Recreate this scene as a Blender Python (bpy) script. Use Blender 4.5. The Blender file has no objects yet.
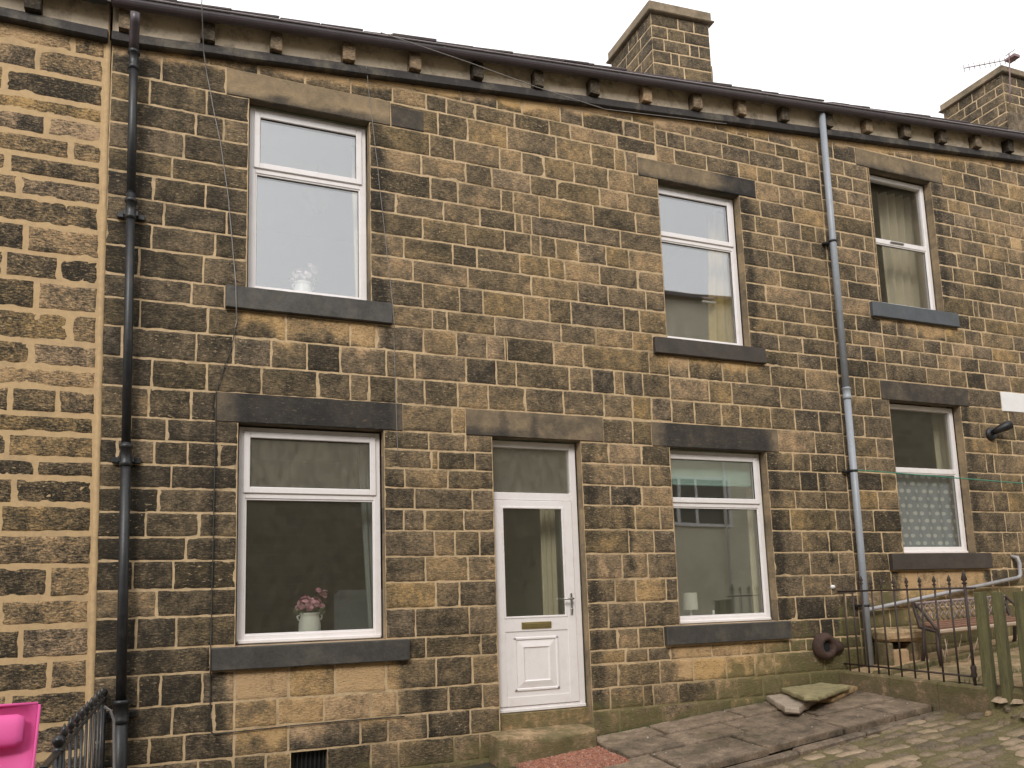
import bpy, math, random
from mathutils import Vector, Matrix, noise
random.seed(11)
PI = math.pi
scene = bpy.context.scene
COL = scene.collection

# ------------------------------------------------------------------ helpers
def e(x):                       # underside of the string course: the eaves climb with the street
    return 4.655 + 0.0918*x if x > -0.57 else 4.61

def ground_z(x): return 0.09*x - 1.645
def yard_z(x): return 0.1*x - 1.47
def plat_z(x, y): return 0.0891*x + 0.0683*y - 1.502

def fbm(x, y, z, o=4):
    return noise.fractal(Vector((x, y, z)), 1.0, 2.0, o)

class MB:
    """collects faces and links them as one mesh object"""
    def __init__(s):
        s.v = []; s.f = []; s.a = []; s.b = []; s.smooth = []
    def add(s, vs, fs, a=(0, 0, 0, 0), b=(0, 0, 0, 0), smooth=False):
        n = len(s.v); s.v += [tuple(p) for p in vs]
        s.f += [tuple(i+n for i in f) for f in fs]
        if isinstance(a, list): s.a += a
        else: s.a += [a]*len(vs)
        if isinstance(b, list): s.b += b
        else: s.b += [b]*len(vs)
        s.smooth += [smooth]*len(fs)
    def box(s, x0, x1, y0, y1, z0, z1, bev=0.0, M=None, slope=0.0, jit=0.0, a=(0, 0, 0, 0)):
        """box with optional chamfered edges; slope raises z with x"""
        if bev <= 0:
            vs = [(x, y, z) for x in (x0, x1) for y in (y0, y1) for z in (z0, z1)]
            fs = [(0, 1, 3, 2), (4, 6, 7, 5), (0, 4, 5, 1), (2, 3, 7, 6), (0, 2, 6, 4), (1, 5, 7, 3)]
        else:
            b = min(bev, (x1-x0)*.45, (y1-y0)*.45, (z1-z0)*.45)
            vs = []; idx = {}
            for ix in (0, 1):
                for iy in (0, 1):
                    for iz in (0, 1):
                        X = (x0, x1)[ix]; Y = (y0, y1)[iy]; Z = (z0, z1)[iz]
                        bx = b if ix == 0 else -b; by = b if iy == 0 else -b; bz = b if iz == 0 else -b
                        idx[ix, iy, iz, 'x'] = len(vs); vs.append((X, Y+by, Z+bz))
                        idx[ix, iy, iz, 'y'] = len(vs); vs.append((X+bx, Y, Z+bz))
                        idx[ix, iy, iz, 'z'] = len(vs); vs.append((X+bx, Y+by, Z))
            fs = []
            for i in (0, 1):
                fs.append([idx[i, 0, 0, 'x'], idx[i, 0, 1, 'x'], idx[i, 1, 1, 'x'], idx[i, 1, 0, 'x']])
                fs.append([idx[0, i, 0, 'y'], idx[0, i, 1, 'y'], idx[1, i, 1, 'y'], idx[1, i, 0, 'y']])
                fs.append([idx[0, 0, i, 'z'], idx[0, 1, i, 'z'], idx[1, 1, i, 'z'], idx[1, 0, i, 'z']])
            for i in (0, 1):
                for j in (0, 1):
                    fs.append([idx[0, i, j, 'y'], idx[1, i, j, 'y'], idx[1, i, j, 'z'], idx[0, i, j, 'z']])
                    fs.append([idx[i, 0, j, 'x'], idx[i, 1, j, 'x'], idx[i, 1, j, 'z'], idx[i, 0, j, 'z']])
                    fs.append([idx[i, j, 0, 'x'], idx[i, j, 1, 'x'], idx[i, j, 1, 'y'], idx[i, j, 0, 'y']])
            for i in (0, 1):
                for j in (0, 1):
                    for k in (0, 1):
                        fs.append([idx[i, j, k, 'x'], idx[i, j, k, 'y'], idx[i, j, k, 'z']])
        if slope:
            vs = [(x, y, z + slope*(x-x0)) for x, y, z in vs]
        if jit:
            vs = [(x+random.uniform(-jit, jit), y+random.uniform(-jit, jit), z+random.uniform(-jit, jit)) for x, y, z in vs]
        if M is not None:
            vs = [tuple(M @ Vector(p)) for p in vs]
        s.add(vs, fs, a)
    def tube(s, pts, r, n=10, cap=True, a=(0, 0, 0, 0)):
        pts = [Vector(p) for p in pts]
        rs = r if isinstance(r, (list, tuple)) else [r]*len(pts)
        vs = []; fs = []
        up = None
        for i, p in enumerate(pts):
            d = (pts[min(i+1, len(pts)-1)] - pts[max(i-1, 0)])
            if d.length < 1e-9: d = Vector((0, 0, 1))
            d.normalize()
            if up is None:
                up = Vector((0, 0, 1)) if abs(d.z) < .9 else Vector((0, 1, 0))
            u = (up - d*up.dot(d)).normalized(); w = d.cross(u); up = u
            for k in range(n):
                t = 2*PI*k/n
                vs.append(p + (u*math.cos(t) + w*math.sin(t))*rs[i])
        for i in range(len(pts)-1):
            for k in range(n):
                k2 = (k+1) % n
                fs.append((i*n+k, i*n+k2, (i+1)*n+k2, (i+1)*n+k))
        if cap:
            fs.append(tuple(range(n-1, -1, -1))); m = (len(pts)-1)*n
            fs.append(tuple(range(m, m+n)))
        s.add(vs, fs, a, smooth=True)
    def lathe(s, prof, c, n=20, a=(0, 0, 0, 0), axis='z'):
        vs = []; fs = []
        for r, h in prof:
            for k in range(n):
                t = 2*PI*k/n
                if axis == 'z': vs.append((c[0]+r*math.cos(t), c[1]+r*math.sin(t), c[2]+h))
                else: vs.append((c[0]+r*math.cos(t), c[1]+h, c[2]+r*math.sin(t)))
        for i in range(len(prof)-1):
            for k in range(n):
                k2 = (k+1) % n
                fs.append((i*n+k, i*n+k2, (i+1)*n+k2, (i+1)*n+k))
        s.add(vs, fs, a, smooth=True)
    def prism_x(s, prof, x0, x1, slope=0.0, zfun=None, seg=1):
        """extrude a (y, z) outline along x"""
        n = len(prof); vs = []; fs = []
        for i in range(seg+1):
            x = x0 + (x1-x0)*i/seg
            dz = zfun(x) if zfun else slope*(x-x0)
            vs += [(x, y, z+dz) for y, z in prof]
        for i in range(seg):
            for k in range(n):
                k2 = (k+1) % n
                fs.append((i*n+k, i*n+k2, (i+1)*n+k2, (i+1)*n+k))
        fs.append(tuple(range(n-1, -1, -1))); fs.append(tuple(range(seg*n, seg*n+n)))
        s.add(vs, fs)
    def build(s, name, mat, parent=None, kind=None, smooth=None):
        off = Vector((0, 0, 0)); p = parent
        while p is not None:
            off += p.location; p = p.parent
        me = bpy.data.meshes.new(name)
        me.from_pydata([(x-off.x, y-off.y, z-off.z) for x, y, z in s.v], [], s.f)
        at = me.color_attributes.new('st', 'FLOAT_COLOR', 'POINT')
        at.data.foreach_set('color', [c for q in s.a for c in q])
        at = me.color_attributes.new('sb', 'FLOAT_COLOR', 'POINT')
        at.data.foreach_set('color', [c for q in s.b for c in q])
        sm = s.smooth if smooth is None else [smooth]*len(s.f)
        me.polygons.foreach_set('use_smooth', sm)
        me.update()
        o = bpy.data.objects.new(name, me); COL.objects.link(o)
        me.materials.append(mat)
        if parent is not None: o.parent = parent
        if kind: o['kind'] = kind
        return o

def thing(name, label, cat, loc=(0, 0, 0), group=None):
    o = bpy.data.objects.new(name, None); COL.objects.link(o)
    o.location = loc; o.empty_display_size = .1
    return tag(o, label, cat, group)
def tag(o, label, cat, group=None):
    o['label'] = label; o['category'] = cat
    if group: o['group'] = group
    return o

# ------------------------------------------------------------------ materials
def new_mat(name):
    m = bpy.data.materials.new(name); m.use_nodes = True
    nt = m.node_tree; b = nt.nodes['Principled BSDF']
    return m, nt, b
def N(nt, t, **kw):
    n = nt.nodes.new(t)
    for k, v in kw.items():
        if hasattr(n, k): setattr(n, k, v)
        else: n.inputs[k].default_value = v
    return n
def L(nt, a, b): nt.links.new(a, b)
def math_n(nt, op, a, b=None, clamp=False):
    n = nt.nodes.new('ShaderNodeMath'); n.operation = op; n.use_clamp = clamp
    for i, q in enumerate((a, b)):
        if q is None: continue
        if isinstance(q, (int, float)): n.inputs[i].default_value = q
        else: L(nt, q, n.inputs[i])
    return n.outputs[0]
def mix_n(nt, f, a, b):
    n = nt.nodes.new('ShaderNodeMix'); n.data_type = 'RGBA'
    for i, q in ((0, f), (6, a), (7, b)):
        if isinstance(q, (int, float)): n.inputs[i].default_value = q
        elif isinstance(q, tuple): n.inputs[i].default_value = (*q, 1)
        else: L(nt, q, n.inputs[i])
    return n.outputs[2]
def ramp_n(nt, f, stops, interp='LINEAR'):
    n = nt.nodes.new('ShaderNodeValToRGB'); n.color_ramp.interpolation = interp
    el = n.color_ramp.elements
    while len(el) < len(stops): el.new(0.5)
    for q, (p, c) in zip(el, stops):
        q.position = p; q.color = (*c, 1) if len(c) == 3 else c
    L(nt, f, n.inputs[0]); return n.outputs[0]
def coords(nt, sx=1, sy=1, sz=1):
    g = N(nt, 'ShaderNodeNewGeometry'); mp = N(nt, 'ShaderNodeMapping')
    mp.inputs['Scale'].default_value = (sx, sy, sz)
    L(nt, g.outputs['Position'], mp.inputs[0]); return mp.outputs[0]
def noise_n(nt, vec, scale, detail=4, rough=.6, dist=0):
    n = N(nt, 'ShaderNodeTexNoise'); n.inputs['Scale'].default_value = scale
    n.inputs['Detail'].default_value = detail; n.inputs['Roughness'].default_value = rough
    n.inputs['Distortion'].default_value = dist
    L(nt, vec, n.inputs['Vector']); return n.outputs['Fac']

def masonry_mat(name, contrast=1.0, ramp=None, speck=1.0, bump=1.0):
    """gritstone: vertex data st = (tone, clean, moss, random), sb = (soot, hue, streak, 0)"""
    m, nt, b = new_mat(name)
    at = N(nt, 'ShaderNodeAttribute', attribute_name='st'); sp = N(nt, 'ShaderNodeSeparateColor'); L(nt, at.outputs['Color'], sp.inputs[0])
    a2 = N(nt, 'ShaderNodeAttribute', attribute_name='sb'); s2 = N(nt, 'ShaderNodeSeparateColor'); L(nt, a2.outputs['Color'], s2.inputs[0])
    tone, clean, moss = sp.outputs; soot, hue, streak = s2.outputs
    c = coords(nt); ch = coords(nt, 1, 1, 2.6)
    rv = math_n(nt, 'ADD', .35, math_n(nt, 'MULTIPLY', math_n(nt, 'POWER', at.outputs['Alpha'], 1.6), 1.0))
    n1 = noise_n(nt, c, 2.6, 3, .55)
    n2 = noise_n(nt, c, 10, 5, .65, .4)
    n3 = noise_n(nt, ch, 30, 5, .8, .35)
    n4 = noise_n(nt, ch, 26, 3, .55, .6)
    n5 = noise_n(nt, c, 95, 2, .6)
    d = math_n(nt, 'ADD', tone, math_n(nt, 'MULTIPLY', math_n(nt, 'SUBTRACT', n1, .5), .85*contrast))
    d = math_n(nt, 'ADD', d, math_n(nt, 'MULTIPLY', math_n(nt, 'SUBTRACT', n2, .5), .95*contrast))
    d = math_n(nt, 'ADD', d, math_n(nt, 'MULTIPLY', math_n(nt, 'SUBTRACT', n3, .5), 1.75*contrast*speck))
    d = math_n(nt, 'ADD', d, math_n(nt, 'MULTIPLY', math_n(nt, 'SUBTRACT', n5, .5), .5*contrast*speck))
    d = math_n(nt, 'SUBTRACT', d, math_n(nt, 'MULTIPLY', clean, .50))
    d = math_n(nt, 'ADD', d, math_n(nt, 'MULTIPLY', soot, .55))
    base = ramp_n(nt, d, ramp or [(0.0, (.56, .355, .165)), (.22, (.40, .25, .112)), (.42, (.232, .160, .087)), (.60, (.142, .104, .060)), (.78, (.075, .056, .034)), (1.0, (.032, .026, .018))])
    hv = N(nt, 'ShaderNodeHueSaturation'); L(nt, base, hv.inputs['Color'])
    L(nt, math_n(nt, 'ADD', .4985, math_n(nt, 'MULTIPLY', hue, .007)), hv.inputs['Hue'])
    L(nt, math_n(nt, 'ADD', .83, math_n(nt, 'MULTIPLY', hue, .20)), hv.inputs['Saturation'])
    # pale flecks where the dressed surface has spalled
    spk = math_n(nt, 'MULTIPLY', math_n(nt, 'SUBTRACT', math_n(nt, 'ADD', math_n(nt, 'MULTIPLY', n4, .8), math_n(nt, 'MULTIPLY', n5, .2)), .585), 11.0, True)
    col = mix_n(nt, math_n(nt, 'MULTIPLY', math_n(nt, 'MULTIPLY', spk, .80*speck), rv, True), hv.outputs[0], (.50, .37, .215))
    mf = math_n(nt, 'MULTIPLY', moss, math_n(nt, 'MULTIPLY', math_n(nt, 'SUBTRACT', math_n(nt, 'ADD', n2, math_n(nt, 'MULTIPLY', n1, .6)), .60), 5.0), True)
    mcol = ramp_n(nt, n3, [(.3, (.065, .058, .022)), (.5, (.145, .128, .05)), (.72, (.30, .25, .12))])
    col = mix_n(nt, math_n(nt, 'MULTIPLY', mf, .72), col, mcol)
    L(nt, col, b.inputs['Base Color'])
    b.inputs['Roughness'].default_value = .88; b.inputs['Specular IOR Level'].default_value = .3
    bp = N(nt, 'ShaderNodeBump'); bp.inputs['Strength'].default_value = .75*bump; bp.inputs['Distance'].default_value = .012
    h = math_n(nt, 'ADD', math_n(nt, 'MULTIPLY', n3, 1.0), math_n(nt, 'ADD', math_n(nt, 'MULTIPLY', n4, .8), math_n(nt, 'MULTIPLY', n2, .6)))
    L(nt, h, bp.inputs['Height']); L(nt, bp.outputs[0], b.inputs['Normal'])
    return m

def simple_mat(name, col, rough=.6, var=.25, scale=14, bump=.15, metal=0, spec=.5, dirt=None, dirt_amt=.5, dirt_scale=4, stretch=(1, 1, 1)):
    m, nt, b = new_mat(name)
    c = coords(nt, *stretch)
    n1 = noise_n(nt, c, scale, 5, .65); n2 = noise_n(nt, c, scale*7, 3, .6)
    f = math_n(nt, 'ADD', math_n(nt, 'MULTIPLY', n1, .6), math_n(nt, 'MULTIPLY', n2, .4))
    lo = tuple(q*(1-var) for q in col); hi = tuple(min(1, q*(1+var)) for q in col)
    out = ramp_n(nt, f, [(.3, lo), (.7, hi)])
    if dirt:
        n3 = noise_n(nt, c, dirt_scale, 6, .7)
        out = mix_n(nt, ramp_n(nt, n3, [(.5-.0, (0, 0, 0)), (.72, (dirt_amt,)*3)]), out, dirt)
    L(nt, out, b.inputs['Base Color'])
    b.inputs['Roughness'].default_value = rough; b.inputs['Metallic'].default_value = metal
    b.inputs['Specular IOR Level'].default_value = spec
    if bump:
        bp = N(nt, 'ShaderNodeBump'); bp.inputs['Strength'].default_value = bump; bp.inputs['Distance'].default_value = .01
        L(nt, f, bp.inputs['Height']); L(nt, bp.outputs[0], b.inputs['Normal'])
    return m

def glass_mat(name, tint=(.92, .93, .90), f0=.26, wav=.02, haze=0.0):
    m, nt, b = new_mat(name); nt.nodes.remove(b)
    out = nt.nodes['Material Output']
    g = N(nt, 'ShaderNodeNewGeometry')
    vm = nt.nodes.new('ShaderNodeVectorMath'); vm.operation = 'DOT_PRODUCT'
    L(nt, g.outputs['Normal'], vm.inputs[0]); L(nt, g.outputs['Incoming'], vm.inputs[1])
    co = math_n(nt, 'ABSOLUTE', vm.outputs['Value'])
    p = math_n(nt, 'POWER', math_n(nt, 'SUBTRACT', 1.0, co), 5.0)
    F = math_n(nt, 'ADD', f0, math_n(nt, 'MULTIPLY', p, 1-f0), True)
    tr = N(nt, 'ShaderNodeBsdfTransparent'); tr.inputs[0].default_value = (*tint, 1)
    gl = N(nt, 'ShaderNodeBsdfGlossy'); gl.inputs['Roughness'].default_value = .01
    gl.inputs['Color'].default_value = (.97, .98, 1, 1)
    n = noise_n(nt, coords(nt), 1.7, 1, .5)
    bp = N(nt, 'ShaderNodeBump'); bp.inputs['Strength'].default_value = wav*.5; bp.inputs['Distance'].default_value = .1
    L(nt, n, bp.inputs['Height']); L(nt, bp.outputs[0], gl.inputs['Normal'])
    mx = N(nt, 'ShaderNodeMixShader'); L(nt, F, mx.inputs[0])
    base = tr.outputs[0]
    if haze:
        df = N(nt, 'ShaderNodeBsdfDiffuse'); df.inputs[0].default_value = (.42, .39, .32, 1)
        hz = N(nt, 'ShaderNodeMixShader')
        nn = noise_n(nt, coords(nt, 1, 1, .5), 16, 5, .7)
        L(nt, ramp_n(nt, nn, [(.3, (haze*.35,)*3), (.75, (haze,)*3)]), hz.inputs[0])
        L(nt, tr.outputs[0], hz.inputs[1]); L(nt, df.outputs[0], hz.inputs[2]); base = hz.outputs[0]
    L(nt, base, mx.inputs[1]); L(nt, gl.outputs[0], mx.inputs[2]); L(nt, mx.outputs[0], out.inputs[0])
    return m

M = {}
M['stone'] = masonry_mat('gritstone')
M['stone_rough'] = masonry_mat('punched_gritstone', contrast=1.35, speck=1.35, bump=1.4)
M['mortar'] = simple_mat('lime_mortar', (.54, .395, .235), .95, .3, 20, .5, dirt=(.15, .11, .06), dirt_amt=.85, dirt_scale=2.2)
def mortar_moss():
    m = M['mortar']; nt = m.node_tree; b = nt.nodes['Principled BSDF']
    old = b.inputs['Base Color'].links[0].from_socket
    g = N(nt, 'ShaderNodeNewGeometry'); se = N(nt, 'ShaderNodeSeparateXYZ'); L(nt, g.outputs['Position'], se.inputs[0])
    h = math_n(nt, 'SUBTRACT', math_n(nt, 'ADD', se.outputs[2], 1.50), math_n(nt, 'MULTIPLY', se.outputs[0], .0891))
    n = noise_n(nt, coords(nt), 4, 4, .6)
    lim = math_n(nt, 'ADD', .02, math_n(nt, 'MULTIPLY', se.outputs[0], .045))
    f = math_n(nt, 'MULTIPLY', math_n(nt, 'SUBTRACT', math_n(nt, 'ADD', lim, math_n(nt, 'MULTIPLY', n, .3)), h), 5, True)
    L(nt, mix_n(nt, math_n(nt, 'MULTIPLY', f, .85), old, (.13, .12, .045)), b.inputs['Base Color'])
mortar_moss()
M['mortar_new'] = simple_mat('sandy_mortar', (.53, .37, .20), .95, .16, 25, .6, dirt=(.3, .22, .14), dirt_amt=.5)
M['dressed'] = masonry_mat('dressed_stone', contrast=.6, speck=.35, bump=.35,
    ramp=[(0, (.44, .30, .17)), (.3, (.27, .195, .115)), (.55, (.13, .10, .068)), (.75, (.064, .054, .044)), (1, (.03, .028, .027))])
M['sill_paint'] = simple_mat('painted_sill', (.056, .051, .046), .6, .45, 7, .5, dirt=(.13, .115, .085), dirt_amt=.7, dirt_scale=4)
M['sill_grey'] = simple_mat('blue_grey_sill', (.085, .094, .105), .6, .25, 9, .25, dirt=(.06, .06, .05), dirt_amt=.6, dirt_scale=5)
M['sill_brown'] = simple_mat('brown_painted_sill', (.055, .044, .036), .6, .3, 9, .3, dirt=(.10, .08, .06), dirt_amt=.5, dirt_scale=5)
M['upvc'] = simple_mat('white_upvc', (.83, .79, .785), .35, .03, 6, .03, dirt=(.62, .55, .48), dirt_amt=.3, dirt_scale=9)
M['gasket'] = simple_mat('black_gasket', (.03, .03, .03), .6, .1)
M['glass'] = glass_mat('window_glass', f0=.22, tint=(.93, .93, .92))
M['glass_low'] = glass_mat('dusty_glass', f0=.16, haze=.07)
M['glass_frost'] = glass_mat('misted_glass', f0=.15, haze=.34)
M['slate'] = simple_mat('stone_slate', (.13, .105, .105), .8, .4, 6, .5, dirt=(.15, .13, .07), dirt_amt=.6, dirt_scale=3)
M['gutter'] = simple_mat('shaded_gutter', (.075, .06, .066), .36, .25, 5, .1)  # brown darkened so the colour carries the shadow on the gutter body
M['lip'] = simple_mat('lit_gutter_lip', (.27, .235, .25), .4, .3, 5, .1)  # paler copy of the gutter colour, painting a light line along its edge
M['gutter_dark'] = simple_mat('black_gutter', (.03, .03, .032), .4, .25, 5, .1)
M['string'] = simple_mat('tarred_string_course', (.032, .027, .026), .75, .5, 10, .6, dirt=(.19, .165, .12), dirt_amt=.75, dirt_scale=3.4)
M['band'] = simple_mat('pale_eaves_band', (.90, .74, .56), .95, .15, 9, .3, dirt=(.22, .165, .11), dirt_amt=.85, dirt_scale=5)
M['band_white'] = simple_mat('limewashed_eaves_band', (.6, .57, .57), .9, .15, 9, .2, dirt=(.2, .17, .14), dirt_amt=.6, dirt_scale=7)
M['corbel'] = masonry_mat('corbel_stone', contrast=.9)
M['iron_pipe'] = simple_mat('black_iron', (.018, .019, .021), .42, .4, 7, .25, dirt=(.07, .06, .055), dirt_amt=.35, dirt_scale=11)
M['grey_pipe'] = simple_mat('grey_pvc', (.30, .325, .36), .4, .12, 5, .05, dirt=(.2, .2, .2), dirt_amt=.4, dirt_scale=7)
M['waste_pipe'] = simple_mat('pale_grey_pvc', (.36, .35, .36), .45, .15, 7, .06, dirt=(.18, .16, .13), dirt_amt=.5, dirt_scale=9)
M['rust'] = simple_mat('rusty_iron', (.065, .036, .026), .85, .5, 20, .6, dirt=(.02, .015, .013), dirt_amt=.7, dirt_scale=9)
M['rail_paint'] = simple_mat('old_black_railing', (.045, .030, .024), .6, .4, 20, .4, dirt=(.09, .045, .03), dirt_amt=.6, dirt_scale=12)
M['gloss_black'] = simple_mat('black_gloss_paint', (.02, .02, .021), .3, .3, 20, .2, dirt=(.12, .11, .10), dirt_amt=.35, dirt_scale=14)
M['moss_stone'] = masonry_mat('mossy_kerb_stone', contrast=.8)
M['flag'] = simple_mat('sandstone_flag', (.23, .17, .12), .7, .5, 4, .6, dirt=(.06, .05, .034), dirt_amt=.95, dirt_scale=2.0)
M['flag_pale'] = simple_mat('pale_sandstone', (.37, .30, .23), .85, .3, 7, .5, dirt=(.12, .11, .05), dirt_amt=.6, dirt_scale=4)
M['slab_green'] = simple_mat('algae_sandstone', (.27, .23, .12), .85, .4, 9, .6, dirt=(.12, .105, .045), dirt_amt=.85, dirt_scale=3)
M['slab_orange'] = simple_mat('split_sandstone', (.33, .22, .11), .9, .3, 12, .6, dirt=(.16, .14, .07), dirt_amt=.5, dirt_scale=7)
M['soil'] = simple_mat('dark_soil', (.045, .038, .026), .95, .4, 12, .6, dirt=(.09, .085, .03), dirt_amt=.7, dirt_scale=3)
M['dark'] = simple_mat('hollow_shade', (.012, .012, .012), .95, .2, 5, 0)  # near-black colour standing for the shade inside a hollow
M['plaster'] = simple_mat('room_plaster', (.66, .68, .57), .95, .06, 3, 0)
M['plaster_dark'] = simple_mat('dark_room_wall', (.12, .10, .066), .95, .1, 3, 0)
M['wood_green'] = simple_mat('mossy_post', (.135, .125, .055), .9, .45, 8, .7, dirt=(.06, .055, .03), dirt_amt=.8, dirt_scale=6, stretch=(5, 5, .6))
M['pink'] = simple_mat('pink_sling', (.80, .11, .36), .65, .04, 120, .1)
M['silver'] = simple_mat('silver_frame', (.5, .5, .5), .3, .05, 5, 0, metal=1)
M['brass'] = simple_mat('brass', (.38, .30, .13), .38, .15, 12, .05, metal=.8)
M['chrome'] = simple_mat('satin_handle', (.45, .44, .42), .3, .05, 8, 0, metal=1)
M['mat_red'] = simple_mat('red_coir', (.30, .12, .075), .95, .85, 26, 1.0, dirt=(.55, .42, .34), dirt_amt=.9, dirt_scale=38)
M['bench_wood'] = simple_mat('bench_slat', (.20, .10, .06), .7, .35, 9, .4, dirt=(.09, .05, .035), dirt_amt=.6, stretch=(1, 6, 6))
M['bench_pale'] = simple_mat('worn_bench_edge', (.40, .31, .23), .8, .25, 9, .4)
M['lattice'] = simple_mat('bench_lattice', (.26, .20, .19), .6, .35, 25, .2, dirt=(.3, .27, .25), dirt_amt=.5, dirt_scale=20)
M['cable'] = simple_mat('grey_cable', (.24, .22, .21), .6, .2)
M['cable_dark'] = simple_mat('dark_cable', (.04, .04, .035), .6, .2)
M['green_line'] = simple_mat('green_cord', (.06, .24, .16), .6, .2)
M['porcelain'] = simple_mat('white_pot', (.90, .90, .86), .3, .03, 9, .02)
M['petal'] = simple_mat('pink_petals', (.92, .40, .50), .8, .35, 40, .1)
M['petal_pale'] = simple_mat('pale_petals', (.8, .68, .70), .8, .2, 40, .1)
M['leaf'] = simple_mat('leaves', (.07, .10, .035), .7, .3, 40, .1)
M['curtain_grey'] = simple_mat('grey_curtain', (.34, .38, .38), .9, .08, 20, .05)
M['curtain_cream'] = simple_mat('cream_curtain', (.78, .71, .55), .9, .08, 20, .05)
M['curtain_gold'] = simple_mat('gold_curtain', (.55, .42, .16), .85, .1, 20, .05)
M['blind'] = simple_mat('teal_blind', (.42, .60, .58), .85, .05, 20, .03)
M['shade'] = simple_mat('lamp_shade', (.80, .80, .74), .85, .03, 20, .03)
M['white_paint'] = simple_mat('white_painted_stone', (.80, .79, .79), .6, .06, 9, .1)
M['pvc_black'] = simple_mat('black_plastic', (.015, .015, .016), .5, .2)
M['alu'] = simple_mat('aerial_alloy', (.20, .12, .12), .5, .1)
M['chair_fabric'] = simple_mat('grey_upholstery', (.20, .24, .27), .9, .08, 30, .1)
M['render_wall'] = simple_mat('sage_render', (.78, .72, .55), .9, .12, 2, 0, dirt=(.45, .40, .28), dirt_amt=.6, dirt_scale=.8)
M['render'] = simple_mat('pale_fleck', (.42, .38, .32), .9, .2)

def flag_mat(name):
    m, nt, b = new_mat(name)
    at = N(nt, 'ShaderNodeAttribute', attribute_name='st'); sp = N(nt, 'ShaderNodeSeparateColor'); L(nt, at.outputs['Color'], sp.inputs[0])
    c = coords(nt); n1 = noise_n(nt, c, 1.3, 4, .6, .5); n2 = noise_n(nt, c, 7, 6, .72, .3); n3 = noise_n(nt, c, 42, 4, .75)
    v = math_n(nt, 'ADD', math_n(nt, 'MULTIPLY', n1, .9), math_n(nt, 'ADD', math_n(nt, 'MULTIPLY', n2, 1.1), math_n(nt, 'MULTIPLY', n3, .7)))
    v = math_n(nt, 'ADD', math_n(nt, 'SUBTRACT', v, .90), math_n(nt, 'MULTIPLY', sp.outputs[0], .12))
    col = ramp_n(nt, v, [(.15, (.05, .042, .03)), (.38, (.135, .105, .075)), (.58, (.235, .172, .12)), (.85, (.40, .31, .225))])
    n4 = noise_n(nt, c, 2.3, 5, .7)
    mf = math_n(nt, 'MULTIPLY', math_n(nt, 'SUBTRACT', math_n(nt, 'ADD', n4, math_n(nt, 'MULTIPLY', n3, .3)), .70), 5, True)
    L(nt, mix_n(nt, math_n(nt, 'MULTIPLY', mf, .6), col, (.16, .145, .06)), b.inputs['Base Color'])
    L(nt, ramp_n(nt, n1, [(.35, (.45,)*3), (.65, (.85,)*3)]), b.inputs['Roughness'])
    bp = N(nt, 'ShaderNodeBump'); bp.inputs['Strength'].default_value = .7; bp.inputs['Distance'].default_value = .012
    L(nt, math_n(nt, 'ADD', n2, math_n(nt, 'MULTIPLY', n3, .5)), bp.inputs['Height']); L(nt, bp.outputs[0], b.inputs['Normal'])
    return m
M['flag'] = flag_mat('sandstone_flag')
def brick_mat(name):
    m, nt, b = new_mat(name)
    g = N(nt, 'ShaderNodeNewGeometry'); se = N(nt, 'ShaderNodeSeparateXYZ'); cb = N(nt, 'ShaderNodeCombineXYZ')
    L(nt, g.outputs['Position'], se.inputs[0])
    L(nt, math_n(nt, 'ADD', se.outputs[0], se.outputs[1]), cb.inputs[0]); L(nt, se.outputs[2], cb.inputs[1])
    br = N(nt, 'ShaderNodeTexBrick'); L(nt, cb.outputs[0], br.inputs[0])
    br.inputs['Scale'].default_value = 1; br.inputs['Brick Width'].default_value = .42; br.inputs['Row Height'].default_value = .2
    br.inputs['Mortar Size'].default_value = .008
    br.inputs['Color1'].default_value = (.17, .138, .08, 1); br.inputs['Color2'].default_value = (.115, .092, .055, 1); br.inputs['Mortar'].default_value = (.18, .148, .09, 1)
    L(nt, br.outputs[0], b.inputs['Base Color']); b.inputs['Roughness'].default_value = .9
    return m
M['coursed'] = brick_mat('coursed_stone')

def dotted_lace(name):
    m, nt, b = new_mat(name)
    g = N(nt, 'ShaderNodeNewGeometry'); se = N(nt, 'ShaderNodeSeparateXYZ'); L(nt, g.outputs['Position'], se.inputs[0])
    row = math_n(nt, 'MULTIPLY', se.outputs[2], 11.5)
    odd = math_n(nt, 'MULTIPLY', math_n(nt, 'MODULO', math_n(nt, 'FLOOR', math_n(nt, 'ADD', row, 100)), 2), .5)
    u = math_n(nt, 'SUBTRACT', math_n(nt, 'FRACT', math_n(nt, 'ADD', math_n(nt, 'MULTIPLY', se.outputs[0], 8.5), odd)), .5)
    v = math_n(nt, 'SUBTRACT', math_n(nt, 'FRACT', math_n(nt, 'ADD', row, 100)), .5)
    r = math_n(nt, 'SQRT', math_n(nt, 'ADD', math_n(nt, 'MULTIPLY', u, u), math_n(nt, 'MULTIPLY', v, v)))
    f = math_n(nt, 'MULTIPLY', math_n(nt, 'SUBTRACT', .30, r), 12, True)
    L(nt, mix_n(nt, f, (.40, .43, .50), (.80, .80, .82)), b.inputs['Base Color']); b.inputs['Roughness'].default_value = .9
    return m
M['lace'] = dotted_lace('dotted_net')

# ------------------------------------------------------------------ masonry generator
def lerp_tone(x, z):
    t = .585 + .05*math.sin(x*.9+1.0)
    if x < .5: t += .10
    if -.6 < x < .25: t += .05
    if x > 4.6 and z > 2: t -= .03
    if z > 3.2: t -= .03
    return t

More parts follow.
